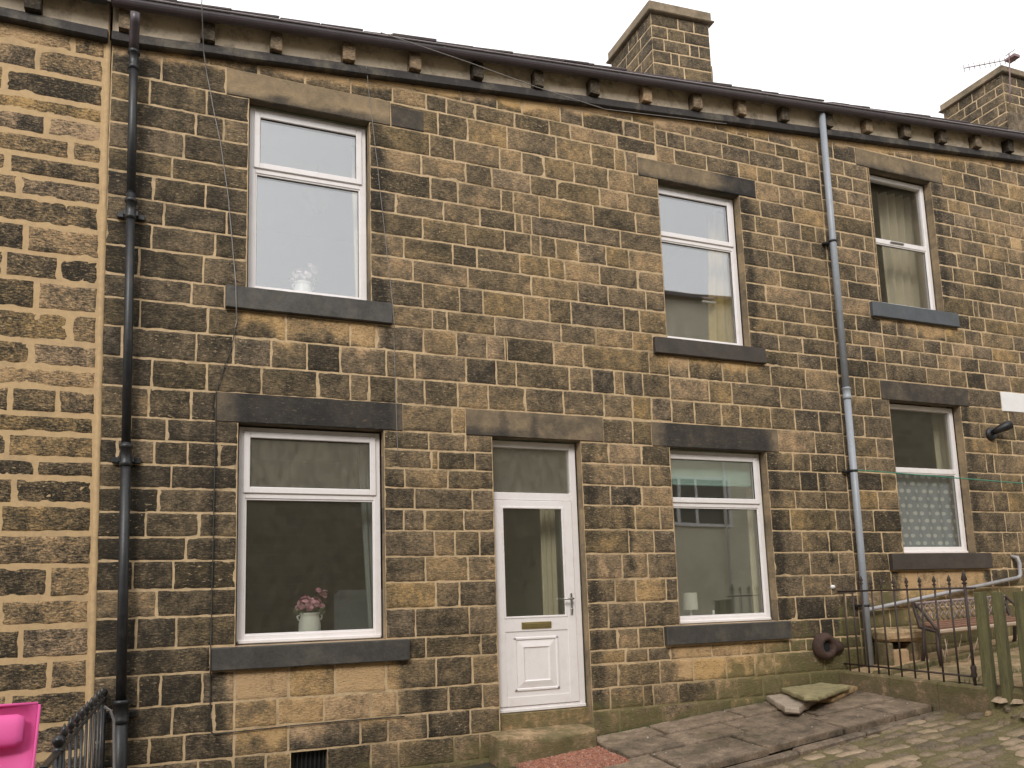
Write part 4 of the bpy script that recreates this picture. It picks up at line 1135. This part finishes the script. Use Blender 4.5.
loose_slab([(5.42, -.03), (5.80, -.03), (5.86, -.22), (5.70, -.42), (5.22, -.71), (5.16, -.60)], -1.025, .058, M['flag_pale'], 'pale pinkish loose slab at the left of the small pile by the wall', tx=.06, ty=.04)
loose_slab([(5.90, -.05), (6.36, -.05), (6.38, -.26), (5.80, -.52), (5.62, -.42)], -.985, .045, M['slab_orange'], 'yellowish rough slab at the right of the pile by the low wall', tx=.07, ty=.05)
loose_slab([(5.58, -.05), (6.14, -.03), (6.16, -.38), (5.42, -.74), (5.34, -.66)], -.940, .042, M['slab_green'], 'green algae-covered slab lying on top of the two others', tx=.03, ty=.02)

# grit and chips lying on the flags
mb = MB()
for _ in range(60):
    x = rnd.uniform(3.5, 6.3); y = rnd.uniform(edge_y(x)-.1, -.03)
    if rnd.random() < .3: y = -.03-rnd.random()*.06
    s = rnd.uniform(.003, .008)*(1.6 if rnd.random() < .1 else 1); z = plat_z(x, y)+s*.5
    if y < edge_y(x): z -= .07
    mb.add([(x-s*rnd.uniform(.8, 2), y-s, z-s), (x+s*rnd.uniform(.8, 2), y-s*.5, z-s), (x, y+s, z-s), (x+s*.2, y, z+s*.6)], [(0, 1, 3), (1, 2, 3), (2, 0, 3), (0, 2, 1)])
mb.build('grit', M['render'], None, 'stuff')
# little tufts of moss and grass in the joint between wall and flags
mb = MB()
for _ in range(420):
    x = rnd.uniform(3.55, 6.35); y = -rnd.random()**2*.06-.008; z = plat_z(x, y)+.002; h = rnd.uniform(.006, .022); a = rnd.uniform(0, 6.3)
    mb.add([(x-.004, y, z-.008), (x+.004, y, z-.008), (x+.008*math.cos(a), y+.006*math.sin(a), z+h)], [(0, 1, 2)])
for _ in range(260):
    x = rnd.uniform(6.5, 8.6); y = rnd.choice((-.36, -.47, -1.4))+rnd.uniform(-.03, .03); z = yard_z(x)+.03; h = rnd.uniform(.01, .035); a = rnd.uniform(0, 6.3)
    mb.add([(x-.005, y, z-.03), (x+.005, y, z-.03), (x+.012*math.cos(a), y+.012*math.sin(a), z+h)], [(0, 1, 2)])
mb.build('moss', M['leaf'], None, 'stuff')

# ------------------------------------------------------------------ low wall and railings (right)
t = thing('low_wall', 'low mossy stone kerb wall at right angles to the house, below the railings', 'wall', (6.46, -.8, -1.0))
for ya, yb in ((-.005, -.62), (-.625, -1.17), (-1.175, -1.66)):
    mb = MB(); n = 10; vs = []; A = []
    for i in range(n+1):
        y = ya+(yb-ya)*i/n; zt = -.778 + .028*y
        w = .004*noise.noise(Vector((y*8, 0, 0)))
        for x, z, mo in ((6.42, -1.35, .5), (6.42+w, -1.0, .6), (6.418+w, zt-.02, .8), (6.432, zt+w, 1), (6.53, zt+w, 1), (6.545, zt-.02, .8), (6.545, -1.35, .5)):
            vs.append((x, y, z)); A.append((.5, 0, mo, 0))
    fs = [(i*7+k, i*7+k+1, (i+1)*7+k+1, (i+1)*7+k) for i in range(n) for k in range(6)] + [tuple(range(7)), tuple(range(n*7, n*7+7))]
    mb.add(vs, fs, A, smooth=False); mb.build('kerb_block', M['moss_stone'], t)

RY = [-.08, -.20, -.33, -.455, -.58, -.735, -.89, -1.04, -1.20, -1.36, -1.515]
t = thing('railing', 'rusty spear-topped iron railing standing on the low kerb wall at right', 'railing', (6.47, -.8, -.8), 'iron railings')
for i, y in enumerate(RY):
    zt = .02 + (0.04 if i < 3 else 0); mb = MB(); zb = -.80+.02*y
    last = i == len(RY)-1
    r = .0085 if not last else .013
    x = 6.475
    mb.tube([(x, y, zb-.03), (x, y, zt+.035)], r, 8)
    h = zt+.035
    if i >= 2: mb.lathe([(r*.8, 0), (.018 if not last else .026, .012), (r*.7, .026), (.019 if not last else .027, .045), (.006, .085 if not last else .12), (0, .095 if not last else .13)], (x, y, h), 8)
    if last: mb.lathe([(.02, 0), (.026, .02), (.02, .05), (.026, .08), (.02, .1)], (x, y, -.75), 8)
    mb.build('bar', M['rail_paint'], t)
mb = MB(); mb.tube([(6.475, .0, .035), (6.475, -.8, .030), (6.475, -1.62, .022)], .009, 6); mb.build('top_rail', M['rail_paint'], t)
mb = MB(); mb.tube([(6.475, .0, -.71), (6.475, -1.53, -.745)], .009, 6); mb.build('bottom_rail', M['rail_paint'], t)

# ------------------------------------------------------------------ timber posts
def post(x, y, z0, z1, w, d, label, lean=0.0, rot=.1):
    mb = MB(); n = 14; vs = []; sd = rnd.uniform(0, 50)
    for i in range(n+1):
        u = i/n; z = z0+(z1-z0)*u; wob = .006*noise.noise(Vector((sd, 0, z*3)))
        ww = w*(1+.12*(1-u)); dd = d*(1+.12*(1-u))
        for k in range(12):
            a = 2*PI*k/12; sx = math.copysign(abs(math.cos(a))**.45, math.cos(a))*ww/2; sy = math.copysign(abs(math.sin(a))**.45, math.sin(a))*dd/2
            g = .004*noise.noise(Vector((sd+k*2, z*1.5, 0)))
            X = sx+g; Y = sy+g
            vs.append((x+lean*u+wob+X*math.cos(rot)-Y*math.sin(rot), y+X*math.sin(rot)+Y*math.cos(rot), z+(rnd.uniform(-.006, .006) if i == n else 0)))
    fs = [(i*12+k, i*12+(k+1) % 12, (i+1)*12+(k+1) % 12, (i+1)*12+k) for i in range(n) for k in range(12)] + [tuple(range(n*12, n*12+12))]
    mb.add(vs, fs, smooth=False)
    return tag(mb.build('fence_post', M['wood_green']), label, 'post', 'mossy timber posts')
post(6.49, -1.645, -1.15, -.015, .085, .085, 'mossy timber post standing against the end of the iron railing', rot=.3)
post(6.53, -1.775, -1.15, -.018, .095, .075, 'wide mossy timber post, middle one of the three', rot=.25)
post(6.57, -1.95, -1.15, -.020, .095, .08, 'mossy timber post at the right picture edge, standing apart', rot=.3)
# rubble round the feet of the posts
for i in range(26):
    x = rnd.uniform(6.36, 6.8); y = rnd.uniform(-2.15, -1.66); s = rnd.uniform(.015, .05); mb = MB(); z = lane_h(x, y)
    n = 7; vs = []; k0 = rnd.random()
    for (r, dz) in ((1.1, -.8), (1.0, .15), (.6, .6)):
        for k in range(n): a = 2*PI*k/n+k0; q = r*rnd.uniform(.8, 1.1); vs.append((x+s*q*math.cos(a)*1.3, y+s*q*math.sin(a), z+s*dz))
    vs.append((x, y, z+s*.65))
    fs = [(q*n+k, q*n+(k+1) % n, (q+1)*n+(k+1) % n, (q+1)*n+k) for q in range(2) for k in range(n)]+[(2*n+k, 2*n+(k+1) % n, 3*n) for k in range(n)]
    mb.add(vs, fs, (rnd.uniform(.2, .6), 0, rnd.uniform(0, .6), 0))
    if i == 0: RUB = MB()
    RUB.add(mb.v, mb.f, mb.a)
RUB.build('rubble', M['moss_stone'], None, 'stuff')

# ------------------------------------------------------------------ stone ledge
t = thing('stone_ledge', 'mossy stone ledge on rough blocks against the wall behind the railings', 'ledge', (7.0, -.2, -.77))
mb = MB(); mb.box(6.85, 7.36, -.27, -.02, -.50, -.375, .03, slope=-.02, jit=.008, a=(.25, .3, .65, 0)); mb.build('slab', M['moss_stone'], t)
mb = MB(); mb.box(6.86, 6.93, -.25, -.03, -.80, -.505, .02, jit=.008, a=(.5, 0, .7, 0)); mb.build('block', M['moss_stone'], t)
mb = MB(); mb.box(7.19, 7.36, -.25, -.03, -.76, -.515, .02, jit=.008, a=(.45, 0, .5, 0)); mb.build('block', M['moss_stone'], t)
mb = MB(); mb.box(6.94, 7.17, -.22, -.06, -.80, -.585, .02, jit=.006, a=(.15, .5, .15, 0)); mb.build('block', M['moss_stone'], t)

# ------------------------------------------------------------------ bench
t = thing('garden_bench', 'weathered bench with lattice back and reddish slats by the right wall', 'bench', (7.65, -.6, -.75))
BX0, BX1 = 7.16, 8.5; bs = lambda x: .035*(x-BX0)
def bpt(x, y, z): return (x, y, z+bs(x))
mb = MB()
for i in range(3):
    y0 = -.59+i*.075; mb.box(BX0+.02, BX1-.02, y0, y0+.058, -.385+i*.012, -.355+i*.012, .008, slope=.035)
mb.build('seat', M['bench_wood'], t)
mb = MB(); mb.box(BX0-.02, BX1+.02, -.635, -.60, -.425, -.38, .012, slope=.035); mb.build('front_rail', M['bench_pale'], t)
mb = MB(); mb.box(BX0, BX1, -.385, -.35, -.375, -.315, .008, slope=.035); mb.build('back_slat', M['bench_wood'], t)
mb = MB(); mb.tube([bpt(BX0, -.36, -.115), bpt(BX1, -.36, -.115)], .014, 8); mb.build('top_rail', M['lattice'], t)
mb = MB(); k = BX0
s = .075
while k < BX1-.02:
    for j in range(2):
        za = -.31+j*.095; zb = za+.095
        for sgn in (0, 1):
            xa, xb = (k, k+s) if sgn else (k+s, k)
            mb.tube([bpt(xa, -.367+.003*sgn, za), bpt(xb, -.367+.003*sgn, zb)], .0062, 5)
    k += s
mb.build('lattice', M['lattice'], t)
for x in (BX0-.01, BX1+.01):
    mb = MB(); mb.tube([bpt(x, -.34, -.10), bpt(x, -.37, -.25), bpt(x, -.40, -.36), bpt(x, -.60, -.40), bpt(x, -.63, -.44)], .019, 8)
    mb.tube([bpt(x, -.60, -.40), bpt(x, -.59, -.58), bpt(x, -.61, yard_z(x)-bs(x)+.01)], .019, 8)
    mb.tube([bpt(x, -.44, -.36), bpt(x, -.42, -.58), bpt(x, -.38, yard_z(x)-bs(x)+.01)], .019, 8)
    mb.tube([bpt(x, -.345, -.11), bpt(x, -.45, -.20), bpt(x, -.55, -.32), bpt(x, -.62, -.41)], .015, 8)
    mb.build('end_frame', M['rail_paint'], t)
mb = MB()
for i in range(9):
    x = rnd.uniform(7.0, 7.7); y = rnd.uniform(-.75, -.4); mb.tube([(x, y, yard_z(x)+.02), (x+rnd.uniform(-.06, .1), y+rnd.uniform(-.05, .05), yard_z(x)+rnd.uniform(.08, .3))], .005, 5)
tag(mb.build('dry_twigs', M['bench_pale']), 'few dry twigs sticking up under the bench', 'twigs')

# ------------------------------------------------------------------ left: railing and pink recliner
t = thing('railing', 'black iron railing with small finials at the lower left, seen end on', 'railing', (-.46, -1.3, -1.7), 'iron railings')
mb = MB(); mb.box(-.475, -.445, -3.0, -.06, -.575, -.56, .003); mb.build('top_rail', M['gloss_black'], t)
mb = MB(); mb.box(-.475, -.445, -3.0, -.02, -1.50, -1.485, .003); mb.build('bottom_rail', M['gloss_black'], t)
i = 0; y = -.20
while y > -2.45:
    mb = MB(); mb.tube([(-.46, y, -1.62), (-.46, y, -.53)], .008, 8)
    mb.lathe([(.008, 0), (.016, .006), (.008, .014), (.014, .022), (.018, .036), (.012, .055), (.003, .075), (0, .08)], (-.46, y, -.55), 10)
    mb.build('bar', M['gloss_black'], t); y -= .27
for y in (-2.56, -.06):
    mb = MB(); mb.tube([(-.46, y, -1.7), (-.46, y, -.56)], .020, 10)
    mb.lathe([(.016, -.02), (.026, -.01), (.026, .0), (.014, .006), (.018, .012), (.027, .028), (.028, .04), (.022, .052), (.010, .06), (0, .064)], (-.46, y, -.56), 14); mb.build('end_post', M['gloss_black'], t)
mb = MB(); mb.tube([(-.44, -.3, -.60), (-.40, -.3, -.63), (-.375, -.3, -.70), (-.36, -.3, -1.1), (-.35, -.3, -1.6)], .009, 8)
tag(mb.build('bent_rod', M['cable']), 'thin bent metal rod hooked beside the left railing', 'rod')

t = thing('reclining_chair', 'bright pink reclining garden chair at the lower left picture edge', 'chair', (-.95, -1.8, -1.72))
CX0, CX1 = -1.27, -.69
def sling(path, x0, x1, th, mat, name, parent, curve=.02):
    mb = MB(); nu = 10; vs = []
    for side in (0, 1):
        for (y, z) in path:
            for i in range(nu+1):
                u = i/nu; vs.append((x0+(x1-x0)*u, y+curve*math.sin(PI*u)+side*th, z-curve*.3*math.sin(PI*u)))
    m = len(path); w = nu+1; fs = []
    for s_ in (0, 1):
        for j in range(m-1):
            for i in range(nu):
                a = s_*m*w+j*w+i; fs.append((a, a+1, a+w+1, a+w))
    o = m*w
    for j in range(m-1):
        for i in (0, nu): a = j*w+i; fs.append((a, a+w, a+w+o, a+o))
    for i in range(nu):
        for j in (0, m-1): a = j*w+i; fs.append((a, a+1, a+1+o, a+o))
    mb.add(vs, fs, smooth=True); return mb.build(name, mat, parent)
sling([(-1.47, -.455), (-1.53, -.60), (-1.60, -.78), (-1.68, -1.0), (-1.78, -1.2)], CX0, CX1, .012, M['pink'], 'backrest', t, .028)
sling([(-1.78, -1.2), (-1.95, -1.24), (-2.15, -1.22), (-2.32, -1.18)], CX0, CX1, .012, M['pink'], 'seat', t)
mb = MB()
vs = []; n = 14; m = 12
for i in range(m+1):
    x = -1.17+(.435)*i/m; r = 1.0 if 0 < i < m else .82
    for k in range(n):
        a = 2*PI*k/n; sy = math.copysign(abs(math.sin(a))**.7, math.sin(a)); sz = math.copysign(abs(math.cos(a))**.7, math.cos(a))
        z = -.575+.082*sz*r; vs.append((x, -1.575+.04*sy*r+(z+.575)*.25, z+.014*math.sin(i)*0))
fs = [(i*n+k, i*n+(k+1) % n, (i+1)*n+(k+1) % n, (i+1)*n+k) for i in range(m) for k in range(n)]+[tuple(range(n-1, -1, -1)), tuple(range(m*n, m*n+n))]
mb.add(vs, fs, smooth=True); mb.build('head_pillow', M['pink'], t)
for x in (CX0-.012, CX1+.006):
    mb = MB(); mb.tube([(x, -1.455, -.46), (x, -1.6, -.80), (x, -1.79, -1.22), (x, -2.35, -1.19), (x, -2.5, -1.35)], .010, 8); mb.build('side_tube', M['pink'], t)
for x in (CX0-.04, CX1+.0):
    mb = MB(); mb.tube([(x, -1.62, -.85), (x-.02, -1.72, -.80), (x-.03, -1.85, -.79), (x-.03, -2.1, -.80), (x-.03, -2.2, -.84), (x-.02, -2.24, -1.0), (x, -2.3, -1.72)], .012, 8)
    mb.tube([(x, -2.2, -.95), (x, -1.8, -1.35), (x, -1.35, -1.72)], .012, 8); mb.build('leg_frame', M['silver'], t)
mb = MB(); mb.tube([(CX0, -1.455, -.452), (CX1, -1.455, -.452)], .009, 8); mb.build('cross_tube', M['pink'], t)

# ------------------------------------------------------------------ things seen through the windows
def curtain(x0, x1, z0, z1, y, mat, label, folds=4, amp=.03, sweep=0.0, group=None, cat='curtain'):
    mb = MB(); n = folds*10; vs = []; m = 8
    for j in range(m+1):
        v = j/m; z = z0+(z1-z0)*v
        xa = x0 + sweep*(1-v)
        for i in range(n+1):
            u = i/n; vs.append((xa+(x1-xa)*u, y+amp*math.sin(u*folds*2*PI+.4*math.sin(v*3)), z))
    k = len(vs); vs += [(a, b+.004, c) for a, b, c in vs]; w = n+1
    fs = []
    for o in (0, k):
        fs += [(o+j*w+i, o+j*w+i+1, o+(j+1)*w+i+1, o+(j+1)*w+i) for j in range(m) for i in range(n)]
    mb.add(vs, fs, smooth=True); return tag(mb.build('curtain', mat), label, cat, group)
curtain(1.46, 1.66, -.3, 1.5, .32, M['curtain_grey'], 'grey curtain at the right of the lower left window', 3, .02, .09)
curtain(1.42, 1.60, 2.6, 4.3, .34, M['curtain_cream'], 'pale curtain at the right of the upper left window', 3, .02, .04)
curtain(5.42, 5.66, 2.55, 4.3, .34, M['curtain_gold'], 'gold curtain at the right of the upper middle window', 3, .025, -.14)
curtain(5.66, 5.9, -.3, 1.5, .34, M['curtain_cream'], 'pale curtain at the right of the window beside the front door', 3, .02, -.02)
curtain(8.06, 9.0, 3.2, 5.0, .40, M['curtain_cream'], 'long cream curtain filling the upper right window', 7, .04)
curtain(7.3, 8.9, .40, 1.40, .22, M['lace'], 'dotted net curtain over the lower half of the right window', 9, .012, cat='net curtain')
curtain(8.55, 8.8, 1.2, 2.3, .36, M['curtain_cream'], 'pale curtain in the top half of the right ground-floor window', 3, .02)
curtain(3.24, 3.40, -.93, .95, .4, M['curtain_cream'], 'narrow pale drape behind the glass of the front door', 3, .02)
mb = MB(); mb.box(4.48, 5.62, .20, .215, 1.17, 1.50, .002); mb.tube([(4.48, .2, 1.165), (5.62, .2, 1.165)], .012, 8)
tag(mb.build('roller_blind', M['blind']), 'pale teal roller blind pulled partly down in the window beside the door', 'blind')

def flowers(name, x, y, z, mat, label, s=1.0, cat='vase'):
    t = thing(name, label, cat, (x, y, z))
    mb = MB(); mb.lathe([(0, 0), (.075*s, 0), (.080*s, .02*s), (.082*s, .12*s), (.072*s, .165*s), (.066*s, .19*s), (.08*s, .205*s), (.074*s, .205*s), (.06*s, .19*s)], (x, y, z), 20)
    for sg in (-1, 1): mb.tube([(x+sg*.07*s, y, z+.19*s), (x+sg*.092*s, y, z+.18*s), (x+sg*.08*s, y, z+.15*s)], .007*s, 6)
    mb.build('jug', M['porcelain'], t)
    r = random.Random(3); mb = MB()
    for (dx, dz, R) in ((-.04, .27, .062), (.04, .28, .052), (.10, .34, .035), (.0, .24, .04), (.09, .25, .03), (-.08, .24, .03), (.06, .37, .022)):
        c = Vector((x+dx*s, y+r.uniform(-.03, .03), z+dz*s))
        for k in range(26):
            a = r.uniform(0, 2*PI); b = r.uniform(-.6, 1.4); d = Vector((math.cos(a)*math.cos(b), math.sin(a)*math.cos(b), math.sin(b))); q = R*s*r.uniform(.45, 1.0)
            p = c+d*q; u = d.cross(Vector((0, 0, 1))).normalized()*R*s*.45; w = d.cross(u).normalized()*R*s*.4
            mb.add([p-u, p+w*.8+d*.006, p+u, p-w], [(0, 1, 2, 3)])
    mb.build('blooms', mat, t)
    mb = MB()
    for k in range(18):
        a = r.uniform(0, 2*PI); p = Vector((x+.07*s*math.cos(a), y+.05*s*math.sin(a), z+.20*s)); q = p+Vector((.06*s*math.cos(a), .04*math.sin(a), r.uniform(0, .06)*s)); u = Vector((0, 0, .012*s))
        mb.add([p, (p+q)/2+u, q, (p+q)/2-u], [(0, 1, 2, 3)])
    mb.tube([(x, y, z+.15*s), (x+.06*s, y, z+.33*s)], .004, 5)
    mb.build('leaves', M['leaf'], t)
    return t
flowers('flower_jug', 1.04, .26, -.235, M['petal'], 'white jug of pink roses on the sill of the lower left window', 1.12)
flowers('flower_jug', .98, .29, 2.665, M['petal_pale'], 'white jug of pale flowers on the sill of the upper left window', 1.0)
# ceiling lamp upstairs
t = thing('ceiling_lamp', 'pale ceiling lamp hanging inside the upper left window', 'lamp', (1.25, 1.2, 4.3))
mb = MB(); mb.tube([(1.25, 1.2, 4.58), (1.25, 1.2, 4.35)], .006, 6); mb.build('flex', M['shade'], t)
mb = MB(); mb.lathe([(.04, .12), (.10, .05), (.14, -.08), (.09, -.2), (.04, -.26)], (1.25, 1.2, 4.28), 18); mb.build('lamp_shade', M['shade'], t)
# table lamp beside the door
t = thing('table_lamp', 'small table lamp with a white drum shade inside the window beside the door', 'lamp', (4.84, .32, -.235))
mb = MB(); mb.lathe([(.075, 0), (.07, .17)], (4.84, .32, -.10), 20); mb.build('lamp_shade', M['shade'], t)
mb = MB(); mb.lathe([(0, 0), (.05, 0), (.045, .02), (.012, .04), (.012, .14)], (4.84, .32, -.235), 14); mb.build('base', M['porcelain'], t)
mb = MB(); mb.lathe([(0, 0), (.03, 0), (.032, .05), (.012, .08), (.012, .12), (0, .125)], (5.10, .30, -.235), 12); tag(mb.build('bottle', M['porcelain']), 'little white bottle on the window sill next to the table lamp', 'bottle')
t = thing('bird_ornament', 'small bird ornament hanging in the upper middle window', 'ornament', (5.3, .28, 3.2))
mb = MB(); mb.tube([(5.20, .28, 3.24), (5.27, .28, 3.225), (5.33, .28, 3.23), (5.38, .28, 3.25)], [.006, .022, .018, .005], 8); mb.build('body', M['bench_pale'], t)
mb = MB(); mb.box(5.20, 5.38, .27, .29, 3.18, 3.205, .004); mb.build('perch', M['porcelain'], t)
# upholstered chair in the front room
t = thing('armchair', 'grey upholstered chair back inside the lower left window', 'armchair', (1.75, 1.3, -.9))
mb = MB(); mb.box(1.42, 2.10, 1.2, 1.34, -.6, .20, .05); mb.build('backrest', M['chair_fabric'], t)
mb = MB(); mb.box(1.42, 2.10, 1.34, 1.9, -.6, -.40, .05); mb.build('seat', M['chair_fabric'], t)
for x in (1.46, 2.06):
    for y in (1.26, 1.84): mb = MB(); mb.tube([(x, y, -.949), (x, y, -.58)], .02, 8); mb.build('leg', M['bench_wood'], t)

# ------------------------------------------------------------------ the terrace across the lane (seen mirrored in the glass)
def opposite(t, xa, xb, wall, wins, z0=-4, up=0, back=-18, ridge=-14.5):
    oz = lambda x: 6.3+.035*x+up
    mb = MB()
    mb.add([(xa, -10.5, z0), (xb, -10.5, z0), (xb, -10.5, oz(xb)), (xa, -10.5, oz(xa))], [(0, 1, 2, 3)])
    for x in (xa, xb): mb.add([(x, -10.5, z0), (x, back, z0), (x, back, oz(x)), (x, ridge, oz(x)+1.7), (x, -10.5, oz(x))], [(0, 1, 2, 3, 4)])
    mb.build('wall', wall, t)
    mb = MB(); mb.prism_x([(-10.25, -.12), (ridge, 1.7), (back-.2, .0), (back-.2, -.1), (ridge, 1.58), (-10.25, -.22)], xa+.002, xb-.002, zfun=oz, seg=2); mb.build('roof', M['slate'], t)
    for wx, ww, z, h in wins:
        mb = MB(); frame_ring(mb, wx, wx+ww, z, z+h, .08, -10.5, -10.44)
        for q in ((.45, .62) if ww > 2 else (.5,)): mb.box(wx+ww*q, wx+ww*q+.07, -10.5, -10.445, z+.08, z+h-.08)
        wn = mb.build('window', M['upvc'], t); mb = MB(); mb.box(wx+.05, wx+ww-.05, -10.505, -10.48, z+.05, z+h-.05); mb.build('pane', M['pvc_black'], wn)
t = thing('terraced_house', 'dark stone house across the lane, mirrored in the lower left window', 'house', (-3, -10.5, ground_z(-3)), 'houses across the lane')
opposite(t, -14, 8.7, M['coursed'], ((-9, 1.4, -1.2, 1.5), (-5, 1.4, -1.0, 1.5), (-6, 1.2, 2.6, 1.3), (-1.8, 1.2, 3.9, .9)))
t = thing('rendered_house', 'pale rendered house across the lane, mirrored in the window beside the door', 'house', (11, -10.5, ground_z(11)), 'houses across the lane')
opposite(t, 8.702, 15.8, M['render_wall'], ((10.4, 3.0, 1.85, 1.3), (11.5, 1.4, 4.8, 1.1)), -3, 1.4)
mb = MB(); mb.tube([(13.2, -10.42, 6.3), (13.2, -10.42, -.6)], .04, 8); mb.build('downpipe', M['upvc'], t)
mb = MB(); mb.box(9.1, 10.0, -10.52, -10.46, -.9, 1.6); mb.build('door', M['pvc_black'], t)
t = thing('terraced_house', 'dark stone house across the lane, made tall to darken the reflection in the far right window', 'house', (22, -10.5, ground_z(22)), 'houses across the lane')
opposite(t, 19.0, 30, M['coursed'], ((25, 1.3, 1.6, 1.5), (27, 1.2, 5.2, 1.3)), -2, 5.6, -14.4, -12.4)  # unseen house shaped tall and shallow so the upper right glass mirrors dark

# ------------------------------------------------------------------ sky, sun, camera
w = bpy.data.worlds.new('World'); scene.world = w; w.use_nodes = True
nt = w.node_tree; bg = nt.nodes['Background']
sky = nt.nodes.new('ShaderNodeTexSky'); sky.sky_type = 'NISHITA'; sky.sun_disc = False
SE, SR = 38, 208
sky.sun_elevation = math.radians(SE); sky.sun_rotation = math.radians(SR)
sky.dust_density = 6; sky.air_density = 1.2; sky.ozone_density = .6
hs = nt.nodes.new('ShaderNodeHueSaturation'); hs.inputs['Saturation'].default_value = .12
L(nt, sky.outputs[0], hs.inputs['Color'])
L(nt, mix_n(nt, .80, hs.outputs[0], (15.5, 15.5, 15.6)), bg.inputs['Color'])
bg.inputs['Strength'].default_value = .10
sd = bpy.data.lights.new('sun', 'SUN'); sd.energy = 1.6; sd.angle = math.radians(18); sd.color = (1, .95, .88)
so = bpy.data.objects.new('sun', sd); COL.objects.link(so)
az = math.radians(SR); el = math.radians(SE)
dirv = Vector((math.sin(az)*math.cos(el), math.cos(az)*math.cos(el), math.sin(el)))
so.rotation_euler = (-dirv).to_track_quat('-Z', 'Y').to_euler()

cd = bpy.data.cameras.new('camera'); cam = bpy.data.objects.new('camera', cd); COL.objects.link(cam); scene.camera = cam
f, py, yaw, pit, rol = 817.5634, 492.716, 0.3918851, 0.1370287, -0.0323830
fwd = Vector((math.sin(yaw)*math.cos(pit), math.cos(yaw)*math.cos(pit), math.sin(pit)))
r_ = Vector((math.cos(yaw), -math.sin(yaw), 0)); u_ = r_.cross(fwd)
c, s = math.cos(rol), math.sin(rol)
r2_ = c*r_+s*u_; u2_ = -s*r_+c*u_
Mx = Matrix((r2_, u2_, -fwd)).transposed().to_4x4(); Mx.translation = Vector((0, -6.75, 0))
cam.matrix_world = Mx
cd.sensor_width = 36; cd.lens = f/1024*36; cd.shift_y = (py-384)/1024; cd.clip_end = 500; cd.clip_start = .05
scene.view_settings.view_transform = 'Standard'; scene.view_settings.look = 'None'
scene.view_settings.exposure = .1; scene.view_settings.gamma = 1
scene.render.resolution_x = 1024; scene.render.resolution_y = 768
scene.cycles.use_denoising = True; scene.cycles.max_bounces = 8; scene.cycles.transparent_max_bounces = 16
